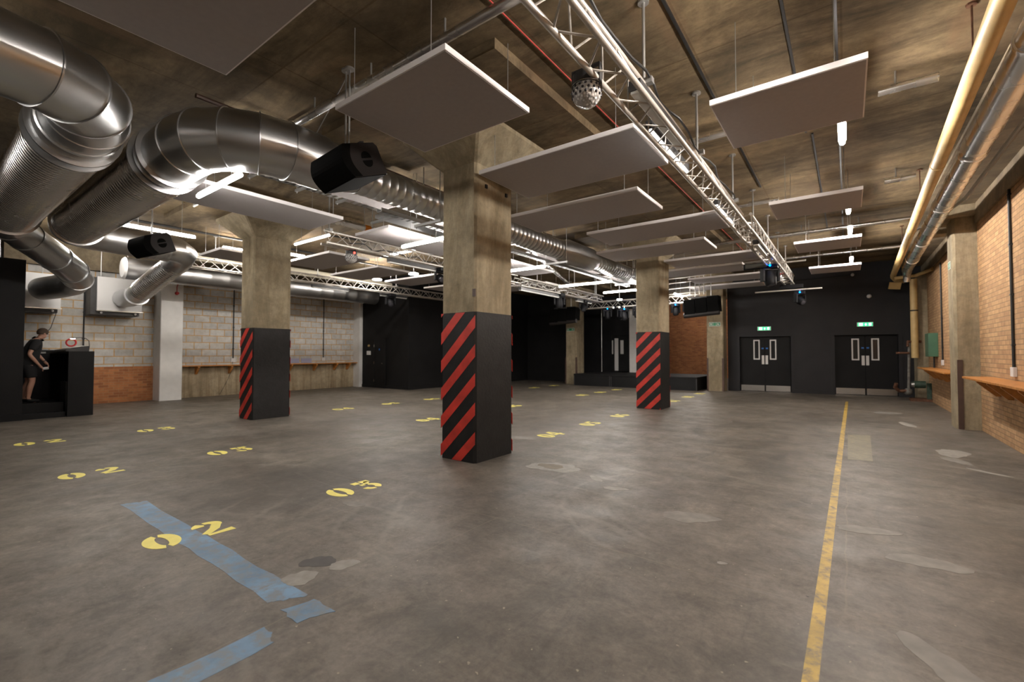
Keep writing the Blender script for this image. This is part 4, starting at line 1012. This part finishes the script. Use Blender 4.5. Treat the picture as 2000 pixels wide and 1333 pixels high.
# person
def skin_obj(name, chains, m, parent, root=0, sub=2):
    vs = []; es = []; rs = []
    key = {}
    for ch in chains:
        prev = None
        for (p, r) in ch:
            k = tuple(round(q, 4) for q in p)
            if k not in key: key[k] = len(vs); vs.append(Vector(p)); rs.append(r)
            i = key[k]
            if prev is not None and prev != i: es.append((prev, i))
            prev = i
    O = Vector(parent['_o'])
    me = bpy.data.meshes.new(name); me.from_pydata([v-O for v in vs], es, [])
    o = bpy.data.objects.new(name, me); COL.objects.link(o)
    sk = o.modifiers.new('skin', 'SKIN'); sk.use_smooth_shade = True; sk.branch_smoothing = 0.4
    lay = me.skin_vertices[0].data
    for i, r in enumerate(rs):
        lay[i].radius = (r, r) if not isinstance(r, tuple) else r
        lay[i].use_root = (i == root)
    sb = o.modifiers.new('sub', 'SUBSURF'); sb.levels = sub; sb.render_levels = sub
    dg = bpy.context.evaluated_depsgraph_get()
    ev = o.evaluated_get(dg); me2 = bpy.data.meshes.new_from_object(ev)
    bpy.data.objects.remove(o)
    for p in me2.polygons: p.use_smooth = True
    me2.materials.clear(); me2.materials.append(M[m])
    o = bpy.data.objects.new(name, me2); COL.objects.link(o); o.parent = parent
    o['_o'] = tuple(O)
    return o
PX = -15.05; FZ = 0.32
per = thing('person', 'man in black t-shirt and black shorts bending over the sound desk', 'person', (PX, 1.9, FZ))
hip = (PX, 1.83, 1.25)
wai = (PX, 1.84, 1.42); che = (PX, 1.90, 1.62); nkb = (PX, 1.975, 1.76)
def hand(w, d, side, up):
    """five finger chains from wrist w, pointing along d"""
    w = Vector(w); d = Vector(d).normalized(); s = Vector(side).normalized(); u = Vector(up).normalized()
    palm = w+d*0.075
    ch = [[(tuple(w), 0.026), (tuple(w+d*0.035), 0.031), (tuple(palm), 0.034)]]
    for k, L in zip((-1.5, -0.5, 0.5, 1.5), (0.07, 0.08, 0.075, 0.058)):
        a = palm; b = palm+d*0.02+s*k*0.018; c = b+d*L*0.5-u*0.006; e = c+d*L*0.4-u*0.028
        ch.append([(tuple(a), 0.034), (tuple(b), 0.010), (tuple(c), 0.009), (tuple(e), 0.0075)])
    a = w+d*0.035; b = a-s*0.04+d*0.015-u*0.01; c = b+d*0.035-u*0.012
    ch.append([(tuple(a), 0.031), (tuple(b), 0.012), (tuple(c), 0.009)])
    return ch
rs_ = (PX+0.19, 1.93, 1.72); re_ = (PX+0.25, 1.80, 1.42); rw_ = (PX+0.22, 1.965, 1.18)
ls_ = (PX-0.19, 1.95, 1.72); le_ = (PX-0.24, 1.98, 1.44); lw_ = (PX-0.1, 2.10, 1.25)
body = [
 [(hip, 0.125), (wai, 0.115), (che, 0.14), (nkb, 0.085), ((PX, 2.0, 1.80), 0.06), ((PX, 2.03, 1.85), 0.062), ((PX, 2.055, 1.90), 0.094), ((PX, 2.06, 1.96), 0.09)],
 [((PX, 2.03, 1.85), 0.062), ((PX, 2.09, 1.845), 0.045)],
 [(che, 0.155), (rs_, 0.062), ((PX+0.23, 1.86, 1.57), 0.05), (re_, 0.041), ((PX+0.24, 1.88, 1.30), 0.038), (rw_, 0.026)],
 [(che, 0.155), (ls_, 0.062), ((PX-0.23, 1.97, 1.58), 0.05), (le_, 0.041), ((PX-0.17, 2.03, 1.36), 0.038), (lw_, 0.026)],
 [(hip, 0.125), ((PX+0.1, 1.83, 1.14), 0.1), ((PX+0.11, 1.86, 0.98), 0.085), ((PX+0.11, 1.88, 0.80), 0.056), ((PX+0.11, 1.84, 0.66), 0.062), ((PX+0.11, 1.83, 0.52), 0.045), ((PX+0.11, 1.82, 0.42), 0.036), ((PX+0.11, 1.87, 0.36), 0.04), ((PX+0.12, 1.97, 0.345), 0.03)],
 [(hip, 0.125), ((PX-0.1, 1.83, 1.14), 0.1), ((PX-0.11, 1.84, 0.98), 0.085), ((PX-0.11, 1.85, 0.80), 0.056), ((PX-0.11, 1.80, 0.66), 0.062), ((PX-0.11, 1.78, 0.52), 0.045), ((PX-0.11, 1.77, 0.42), 0.036), ((PX-0.11, 1.82, 0.36), 0.04), ((PX-0.12, 1.92, 0.345), 0.03)],
]
body += hand(rw_, Vector(rw_)-Vector((PX+0.24, 1.88, 1.30)), (1, 0, 0), (0, 1, 0.6))
body += hand(lw_, Vector(lw_)-Vector((PX-0.17, 2.03, 1.36)), (1, 0, 0), (0, 1, 0.6))
skin_obj('body', body, 'skin', per)
skin_obj('t_shirt', [
 [((PX, 1.83, 1.08), 0.17), ((PX, 1.83, 1.14), 0.18), ((PX, 1.83, 1.25), 0.185), (wai, 0.185), (che, 0.185), ((PX, 1.965, 1.75), 0.115), ((PX, 1.985, 1.80), 0.085)],
 [(che, 0.185), (rs_, 0.09), ((PX+0.23, 1.86, 1.56), 0.075), ((PX+0.24, 1.84, 1.50), 0.07)],
 [(che, 0.185), (ls_, 0.09), ((PX-0.23, 1.97, 1.57), 0.075), ((PX-0.235, 1.975, 1.51), 0.07)]], 'cloth', per)
skin_obj('shorts', [
 [((PX, 1.83, 1.30), 0.16), ((PX, 1.83, 1.2), 0.175), ((PX+0.1, 1.84, 1.08), 0.125), ((PX+0.11, 1.865, 0.93), 0.105), ((PX+0.11, 1.87, 0.88), 0.102)],
 [((PX, 1.83, 1.2), 0.175), ((PX-0.1, 1.84, 1.08), 0.125), ((PX-0.11, 1.845, 0.93), 0.105), ((PX-0.11, 1.85, 0.88), 0.102)]], 'cloth', per)
for sx, yy in ((0.11, 1.85), (-0.11, 1.80)):
    skin_obj('shoe', [[((PX+sx, yy-0.05, 0.41), 0.045), ((PX+sx, yy-0.03, 0.372), 0.05), ((PX+sx*1.05, yy+0.09, 0.362), 0.043), ((PX+sx*1.1, yy+0.17, 0.358), 0.038)]], 'shoe', per)
m = MB(); m.sphere((PX, 2.04, 1.93), 0.102, 22, 12, -0.45, 1.0, (0.92, 1.0, 1.02)); m.build('hair', 'hair', per)
# face: ears, nose, eyes
for sx in (-1, 1):
    MB().sphere((PX+sx*0.082, 2.06, 1.895), 0.025, 10, 6, sq=(0.4, 0.8, 1.2)).build('ear', 'skin', per)
    MB().sphere((PX+sx*0.032, 2.135, 1.905), 0.011, 10, 6).build('eye', 'paper', per)
MB().tube([(PX, 2.135, 1.9), (PX, 2.155, 1.875), (PX, 2.145, 1.862)], [0.008, 0.014, 0.008], 10).build('nose', 'skin', per)
MB().tube([(PX-0.022, 2.128, 1.845), (PX, 2.135, 1.843), (PX+0.022, 2.128, 1.845)], 0.005, 8).build('mouth', 'redpipe', per)
tw = Vector(rw_)
MB().tube([tw+Vector((0, 0.01, 0.005)), tw+Vector((0, 0.035, -0.02))], 0.0, 8)
MB().tube([Vector(lw_)+Vector((-0.006, -0.008, 0.013)), Vector(lw_)+Vector((0, 0, 0))], 0.034, 16).build('wristwatch', 'cable', per)
h = tw + (tw-Vector((PX+0.24, 1.88, 1.30))).normalized()*0.11
tag(MB().tube([h+Vector((0, 0.0, 0.0)), h+Vector((-0.02, 0.09, 0.01))], [0.028, 0.032], 14).build('bottle', 'white_metal'), 'small pale bottle held in the hand of the person', 'bottle')

# ------------------------------------------------------------------ stage
for i in range(3):
    x0 = -9.97+i*1.78
    t = thing('stage_deck', ('left black stage platform section beside the bare column', 'middle black stage platform section', 'right black stage platform section, showing its open end')[i], 'stage', (x0+0.89, 19.6, 0), 'black stage platform sections')
    MB().box(x0+0.008, x0+1.772, 18.22, 21.0, 0.0, 0.45).build('skirt', 'black', t, smooth=False)
    MB().box(x0+0.004, x0+1.776, 18.2, 21.0, 0.45, 0.52).build('deck', 'black', t, smooth=False, bevel=0.006)
    for s in (0.02, 1.73): MB().box(x0+s, x0+s+0.03, 18.205, 18.22, 0, 0.45).build('leg', 'dark_metal', t, smooth=False)
# open door leaf and frame behind the stage
t = thing('door_leaf', 'black door leaf with white handles and strips behind the stage', 'door', (-9.2, 21.3, 0.53))
MB().box(-9.75, -8.6, 21.95, 22.0, 0.53, 2.35).build('leaf', 'black', t, smooth=False)
MB().box(-9.62, -9.42, 21.93, 21.95, 0.55, 2.2).build('edge_strip', 'white_metal', t, smooth=False)
MB().box(-9.76, -9.70, 21.92, 21.95, 1.4, 2.1).build('vision_panel_frame', 'white_metal', t, smooth=False)
MB().box(-9.3, -9.14, 21.92, 21.95, 1.4, 2.1).build('vision_panel_frame', 'white_metal', t, smooth=False)
tag(MB().box(-8.55, -8.2, 21.25, 21.5, 0.0, 3.6).build('wall_post', 'white', smooth=False), 'white speckled post at the edge of the stage opening', 'post')
tag(MB().tube([(-9.8, 20.8, 0.52), (-9.8, 20.8, 3.6)], 0.015, 8).build('stage_pole', 'wire'), 'thin grey upright pole standing at the back of the stage', 'pole')

# loudspeaker arrays: four boxes side by side
def array(cx, y, z0, z1, w, label, tilt=0.06):
    t = thing('loudspeaker_array', label, 'speaker', (cx, y, z1), 'black hanging loudspeaker arrays')
    n = 3; bwid = w/n
    for i in range(n):
        x = cx-w/2+bwid*(i+0.5)
        R = Matrix.Rotation(tilt, 3, 'Y')
        MB().obox((x, y, (z0+z1)/2+0.04*(i-1)), (bwid-0.012, 0.42, z1-z0-0.14), R).build('speaker_cabinet', 'speaker', t, smooth=False, bevel=0.01)
    MB().tube([(cx-w/2, y-0.13, z0+0.03-0.04), (cx+w/2, y-0.13, z0+0.03+0.04)], 0.085, 14).build('bottom_lip', 'speaker_side', t)
    for x in (cx-w*0.2, cx+w*0.25):
        MB().tube([(x, y, z1-0.05), (x, y, ZC)], 0.012, 8).build('drop_rod', 'wire', t)
    MB().box(cx-w*0.4, cx+w*0.4, y-0.03, y+0.03, z1-0.05, z1).build('fly_bar', 'dark_metal', t, smooth=False)
array(-4.03, 16.6, 2.76, 3.42, 1.16, 'black loudspeaker array hanging left of the black door wall', -0.06)
array(-9.9, 17.3, 2.75, 3.45, 1.3, 'black loudspeaker array hanging before the dark wall left of the bare column', 0.04)

# monitor style hanging speakers
def speaker(corner, ax, ay, az, s, dims, label, rodx):
    """corner = nearest bottom front corner; ax along the grille, ay front to rear, az up the grille"""
    R = Matrix((ax, ay, az)).transposed(); W, H, D = dims
    L = Vector(corner) + R @ Vector((W/2, D/2, H/2))
    t = thing('hanging_speaker', label, 'speaker', tuple(L), 'black cabinet speakers hung under the ceiling')
    def F(v): return L + R @ Vector(v)
    bow = [(-D/2-0.07*s*math.cos((i/10-0.5)*PI)+0.03*s, (i/10-0.5)*H) for i in range(11)]
    prof = bow + [(D*0.42, H/2), (D/2, H*0.38), (D/2, -H/2)]
    m = MB(); m.prism(prof, -W/2, W/2, lambda y, z, x: tuple(F((x, y, z)))); cab = m.build('cabinet', 'speaker_side', t, smooth=False)
    g = [(y-0.012*s, z*0.97) for y, z in bow] + [(y+0.10*s, z*0.97) for y, z in bow[::-1]]
    m = MB(); m.prism(g, -W/2-0.004, W/2+0.004, lambda y, z, x: tuple(F((x, y, z)))); m.build('grille', 'speaker', t, smooth=False)
    for sx in (-1, 1):
        for sz in (-1, 1):
            half = [(0.07*s*math.cos(a), 0.07*s*math.sin(a)) for a in [PI*k/10 for k in range(11)]]
            m = MB(); m.prism([(0.03*s+u, sz*(0.012*s+v)) for u, v in half], sx*W/2, sx*(W/2+0.004), lambda y, z, x: tuple(F((x, y, z)))); m.build('handle_recess', 'speaker', cab, smooth=False)
    m = MB(); m.obox(F((0, 0.06*s, H/2+0.012*s)), (W*0.98, 0.05*s, 0.014*s), R); m.build('yoke', 'dark_metal', t, smooth=False)
    m = MB(); m.obox(F((0, 0, -H/2-0.004)), (W*0.98, D*0.95, 0.006), R); m.build('bottom_trim', 'speaker', t, smooth=False)
    for dx in rodx:
        p = F((dx, 0.06*s, H/2)); MB().tube([p, (p.x, p.y, ZC-0.02), (p.x, p.y, ZC-0.019), (p.x, p.y, ZC)], [0.011, 0.011, 0.05, 0.05], 10).build('drop_rod', 'wire', t)
    return t
speaker((-4.02, 2.74, 3.24), (-0.99, -0.051, -0.132), (-0.1, 0.915, 0.391), (-0.101, -0.4, 0.911), 1.0, (0.52, 0.34, 0.50), 'black speaker hanging in front of the main duct left of the lit edged panel', (-0.03, 0.03))
speaker((-9.78, 2.636, 3.166), (-0.988, -0.156, -0.022), (-0.153, 0.917, 0.369), (0.037, -0.367, 0.929), 1.0, (0.55, 0.34, 0.42), 'black speaker hanging under the tube light in front of the left duct bend', (0.0,))

# ------------------------------------------------------------------ machinery in the right corner
t = thing('water_pump', 'rusty green water pump with pipework in the far right corner', 'pump', (1.65, 18.3, 0))
MB().box(1.40, 1.9, 17.95, 18.4, 0.0, 0.08).build('base_frame', 'rust', t, smooth=False)
MB().tube([(1.5, 18.1, 0.5), (1.76, 18.1, 0.5)], 0.11, 20).build('motor', 'pumpgreen', t)
MB().tube([(1.43, 18.1, 0.5), (1.5, 18.1, 0.5)], [0.07, 0.105], 20).build('motor_cowl', 'steel', t)
MB().sphere((1.36, 18.15, 0.27), 0.11, 16, 10).build('volute', 'rustgrey', t)
MB().tube([(1.38, 18.2, 0.3), (1.42, 18.25, 1.7), (1.42, 18.25, 1.75)], 0.035, 12).build('riser', 'rustgrey', t)
MB().tube([(1.1, 18.2, 1.45), (1.42, 18.2, 1.45)], 0.035, 10).build('valve_branch', 'rust', t)
MB().tube([(1.38, 18.2, 1.65), (1.38, 18.2, 1.8), (1.7, 18.4, 1.8)], 0.04, 10).build('top_pipe', 'rust', t)
MB().tube([(1.4, 18.1, 0.3), (1.15, 18.1, 0.28), (1.05, 18.0, 0.4), (1.08, 17.95, 0.52)], 0.05, 12).build('inlet_pipe', 'rust', t)
MB().box(1.78, 1.88, 17.98, 18.08, 0.08, 0.55).build('pump_guard', 'pumpgreen', t, smooth=False)
t.location.x += 0.11; t.location.y += 0.25
t = thing('control_box', 'green metal control box on the right wall above the pump', 'cabinet', (1.9, 17.3, 1.3))
MB().box(1.8, 1.999, 16.9, 17.6, 1.35, 2.0).build('case', 'greenbox', t, smooth=False, bevel=0.008)
MB().tube([(1.93, 17.1, 1.35), (1.93, 17.1, 1.0)], 0.02, 8).build('conduit', 'cable', t)
tag(MB().box(1.69, 1.74, 19.0, 19.1, 1.8, 1.87).build('switch_box', 'cream', smooth=False), 'tiny cream switch box on the far right pilaster', 'switch')

# ------------------------------------------------------------------ floor markings
def glyph(ch):
    """stencil digit polygons in a box w x h = 0.62 x 1 (u right, v up)"""
    P = []
    def st(pts, w):
        pts = [Vector((a, b)) for a, b in pts]; n = len(pts); Lp = []; Rp = []
        for i in range(n):
            a = pts[max(0, i-1)]; b = pts[min(n-1, i+1)]; d = (b-a).normalized(); nn = Vector((-d.y, d.x))
            ww = w[i]/2 if isinstance(w, (list, tuple)) else w/2
            Lp.append(pts[i]+nn*ww); Rp.append(pts[i]-nn*ww)
        for i in range(n-1): P.append([tuple(Rp[i]), tuple(Rp[i+1]), tuple(Lp[i+1]), tuple(Lp[i])])
    def el(cx, cy, rx, ry, a0, a1, w, n=12):
        for i in range(n):
            a, b = [math.radians(a0+(a1-a0)*k/n) for k in (i, i+1)]
            def q(t, s): 
                return (cx+(rx+s*w/2)*math.cos(t), cy+(ry+s*w/2.6)*math.sin(t))
            P.append([q(a, -1), q(a, 1), q(b, 1), q(b, -1)])
    W = 0.62
    if ch == '0':
        el(W/2-0.0, 0.5, 0.2, 0.40, 100, 260, 0.22); el(W/2+0.0, 0.5, 0.2, 0.40, -80, 80, 0.22)
    elif ch == '2':
        el(W/2, 0.72, 0.17, 0.18, 120, 185, 0.24, 8)
        el(W/2, 0.72, 0.19, 0.18, 95, -25, 0.2, 10); st([(0.47, 0.66), (0.36, 0.42), (0.1, 0.16)], [0.2, 0.2, 0.16])
        st([(0.12, 0.06), (0.62, 0.1)], [0.1, 0.2])
    elif ch == '3':
        st([(0.04, 0.88), (0.25, 0.88)], 0.24); st([(0.3, 0.88), (0.58, 0.88)], 0.24); st([(0.5, 0.84), (0.34, 0.62)], 0.16)
        st([(0.14, 0.6), (0.28, 0.6)], 0.14)
        el(0.3, 0.32, 0.2, 0.24, 75, -60, 0.2, 10); el(0.3, 0.32, 0.2, 0.24, -90, -175, 0.18, 8)
    elif ch == '4':
        st([(0.42, 0.0), (0.42, 1.0)], 0.2); st([(0.34, 0.98), (0.04, 0.4)], 0.13); st([(0.0, 0.3), (0.3, 0.3)], 0.15); st([(0.53, 0.3), (0.64, 0.3)], 0.15)
    elif ch == '5':
        st([(0.1, 0.9), (0.58, 0.9)], 0.18); st([(0.14, 0.8), (0.1, 0.58)], 0.17); el(0.28, 0.34, 0.21, 0.24, 100, -60, 0.2, 10); el(0.28, 0.34, 0.21, 0.24, -90, -165, 0.18, 8)
    elif ch == '6':
        el(0.31, 0.5, 0.2, 0.40, 100, 260, 0.22); el(0.31, 0.3, 0.2, 0.2, -80, 80, 0.2, 10); el(0.31, 0.7, 0.2, 0.2, 30, 75, 0.18, 6)
    elif ch == '7':
        st([(0.02, 0.9), (0.6, 0.9)], 0.18); st([(0.52, 0.78), (0.22, 0.0)], 0.2)
    elif ch == '8':
        el(0.31, 0.72, 0.17, 0.17, 100, 260, 0.19, 10); el(0.31, 0.72, 0.17, 0.17, -80, 80, 0.19, 10)
        el(0.31, 0.28, 0.2, 0.18, 100, 260, 0.2, 10); el(0.31, 0.28, 0.2, 0.18, -80, 80, 0.2, 10)
    elif ch == '9':
        el(0.31, 0.5, 0.2, 0.40, -80, 80, 0.22); el(0.31, 0.7, 0.2, 0.2, 100, 260, 0.2, 10); el(0.31, 0.3, 0.2, 0.2, 210, 255, 0.18, 6)
    return P
H = 0.36
def number(x, y, txt, label, gap=0.19):
    """x = centre of the digits' height, y = centre of the pair; digits run along +Y, tops point to -X"""
    t = thing('floor_number', label, 'floor marking', (x, y, 0), 'yellow stencilled bay numbers on the floor')
    for i, ch in enumerate(txt):
        y0 = y + (-gap/2-0.62*H*1.05 if i == 0 else gap/2)
        m = MB()
        for pl in glyph(ch):
            m.prism(pl, 0.0006, 0.0022, lambda u, v, d: (x+H/2-v*H, y0+u*H*1.05, d))
        m.build('digit', 'yellow', t, smooth=False)
rowname = {0: 'row nearest the camera', 1: 'middle row', 2: 'row nearest the left wall'}
seen = [(0, -4.27, ['02', '03', '04', '05', '06', '07', '08', '09'], [1.42, 2.95, 6.94, 8.5, 10.0, 14.0, 15.6, 17.1]),
        (1, -7.38, ['02', '03', '04', '06', '07', '08', '09'], [1.44, 2.98, 6.92, 10.06, 14.1, 15.5, 17.0]),
        (2, -10.57, ['02', '03', '04', '05', '06', '07', '08', '09'], [1.43, 2.98, 6.94, 8.48, 10.07, 14.0, 15.9, 17.5])]
for r, x, ns, ys in seen:
    for n, y in zip(ns, ys):
        number(x, y, n, 'yellow %s painted on the floor in the %s' % (n, rowname[r]), 0.10 if n in ('02', '03') else 0.05)
def flat(name, pts, m, label, cat='floor marking', z=0.0012, group=None):
    o = MB().prism(pts, 0.0002, z).build(name, m, smooth=False); return tag(o, label, cat, group)
flat('yellow_line', [(-0.20, -2.0), (-0.14, -2.0), (-0.125, 2.4), (-0.005, 16.9), (-0.07, 16.9), (-0.187, 2.4)], 'yellow_line', 'long worn yellow line running toward the right double door')
flat('yellow_mark', [(-0.02, 7.75), (0.25, 7.8), (0.30, 10.2), (-0.02, 10.1)], 'yellow_ghost', 'faded yellow painted rectangle beside the long yellow line')
def ragged(pts, n=6, amp=0.02):
    out = []
    for i in range(len(pts)):
        a = Vector(pts[i]); b = Vector(pts[(i+1) % len(pts)])
        for k in range(n):
            p = a.lerp(b, k/n); out.append((p.x+random.uniform(-amp, amp), p.y+random.uniform(-amp, amp)))
    return out
flat('blue_line', ragged([(-5.62, 1.32), (-5.55, 1.50), (-2.62, 1.50), (-2.72, 1.32)], 14, 0.012), 'blue_line', 'long scuffed blue line crossing the nearest yellow 02')
flat('blue_line', ragged([(-2.6, 1.32), (-2.55, 1.50), (-2.33, 1.51), (-2.40, 1.32)], 4, 0.012), 'blue_line', 'short blue piece at the right end of the long blue line', z=0.0016)
flat('blue_line', ragged([(-2.5, 0.2), (-2.33, 0.2), (-2.33, 1.16), (-2.5, 1.2)], 8, 0.012), 'blue_line', 'blue line at the bottom edge of the picture pointing away')
def blob(cx, cy, rx, ry, rot, n=36, j=0.05):
    out = []; ph = random.uniform(0, 6)
    for i in range(n):
        a = 2*PI*i/n; r = 1+0.14*math.sin(2*a+ph)+0.09*math.sin(3*a+2*ph)+0.05*math.sin(7*a+ph)+random.uniform(-j, j)
        x, y = rx*r*math.cos(a), ry*r*math.sin(a)
        out.append((cx+x*math.cos(rot)-y*math.sin(rot), cy+x*math.sin(rot)+y*math.cos(rot)))
    return out
for (cx, cy, rx, ry, rot, m, lb, z) in (
 (-3.02, 5.0, 0.30, 0.24, 0.3, 'patch', 'oval pale repair patch with brown centre right of the nearest column', 0.0014),
 (-3.08, 5.02, 0.16, 0.12, 0.3, 'patch_brown', 'brown centre of the oval repair patch', 0.002),
 (-2.36, 4.83, 0.13, 0.05, -0.6, 'patch', 'small pale patch just right of the oval repair patch', 0.0014),
 (-2.02, 4.60, 0.13, 0.06, 0.2, 'patch', 'isolated pale fleck between the column and the yellow line', 0.0014),
 (-3.83, 2.65, 0.12, 0.07, 0.4, 'patch_dim', 'faint patch just below the yellow 03', 0.0014),
 (-2.86, 1.58, 0.11, 0.09, 0.2, 'patch', 'pale grey filler patch beside the blue line', 0.0018),
 (-2.80, 1.86, 0.09, 0.075, 0.9, 'patch', 'second pale filler patch just above the first near the blue line', 0.0014),
 (-2.98, 1.78, 0.11, 0.09, 0.9, 'patch_dark', 'dark stain between the two pale filler patches', 0.0012),
 (1.2, 9.1, 0.17, 0.35, 0.0, 'patch', 'pale patch near the right wall before the pilaster', 0.0014),
 (1.15, 8.5, 0.10, 0.25, 0.3, 'patch_dim', 'faint patch just in front of the pale patch by the right wall', 0.0014),
 (1.35, 7.9, 0.05, 0.2, 0.9, 'patch', 'thin pale streak near the right wall', 0.0014),
 (0.42, 4.27, 0.20, 0.12, 0.1, 'patch_dim', 'grey oval patch right of the yellow line', 0.0014),
 (0.1, 4.75, 0.2, 0.10, 0.2, 'patch_dim', 'faint oval patch close to the yellow line', 0.0014),
 (0.38, 2.85, 0.10, 0.30, 0.5, 'patch_dim', 'pale patch in the bottom right corner', 0.0014),
 (-4.5, 6.4, 0.22, 0.12, 0.1, 'patch_dim', 'pale patch peeping out behind the nearest column', 0.0014),
 (-1.15, 4.2, 0.22, 0.14, 0.2, 'patch_dim', 'faint filler patch between the column and the yellow line', 0.0014),
 (0.95, 12.2, 0.1, 0.35, 0.2, 'patch', 'thin pale streak before the pilaster foot', 0.0014),
 (0.75, 14.3, 0.25, 0.3, 0.2, 'patch_dim', 'faint pale patch near the right double door', 0.0014),
 (-0.72, 3.42, 0.03, 0.025, 0.2, 'patch', 'tiny white paint splash left of the yellow line', 0.0014)):
    flat('floor_patch', blob(cx, cy, rx, ry, rot), m, lb, 'floor patch', z, 'repair patches and stains on the floor')

# ------------------------------------------------------------------ camera, world, view
cam = bpy.data.cameras.new('camera'); co = bpy.data.objects.new('camera', cam); COL.objects.link(co)
F = 889.0
cam.sensor_width = 36; cam.lens = F/2000*36; cam.clip_start = 0.05; cam.clip_end = 200
cam.dof.use_dof = True; cam.dof.focus_distance = 4.5; cam.dof.aperture_fstop = 1.6
P = math.atan(23.5/F); YAW = math.atan(655/F)
co.location = (0, 0, 1.45); co.rotation_euler = (PI/2+P, 0, YAW)
S.camera = co
wd = bpy.data.worlds.new('world'); S.world = wd; wd.use_nodes = True
wd.node_tree.nodes['Background'].inputs[0].default_value = (1, 0.95, 0.9, 1); wd.node_tree.nodes['Background'].inputs[1].default_value = 0.02
S.view_settings.view_transform = 'Standard'; S.view_settings.look = 'None'; S.view_settings.gamma = 1
S.view_settings.use_curve_mapping = False
S.view_settings.exposure = 1.08
S.cycles.use_denoising = True
try: S.cycles.denoiser = 'OPENIMAGEDENOISE'
except Exception: pass
S.cycles.use_adaptive_sampling = True; S.cycles.adaptive_threshold = 0.03
S.cycles.max_bounces = 6; S.cycles.diffuse_bounces = 4; S.cycles.glossy_bounces = 4
S.cycles.sample_clamp_indirect = 6
S.cycles.use_light_tree = True
for o in list(bpy.data.objects):
    if '_o' in o: del o['_o']
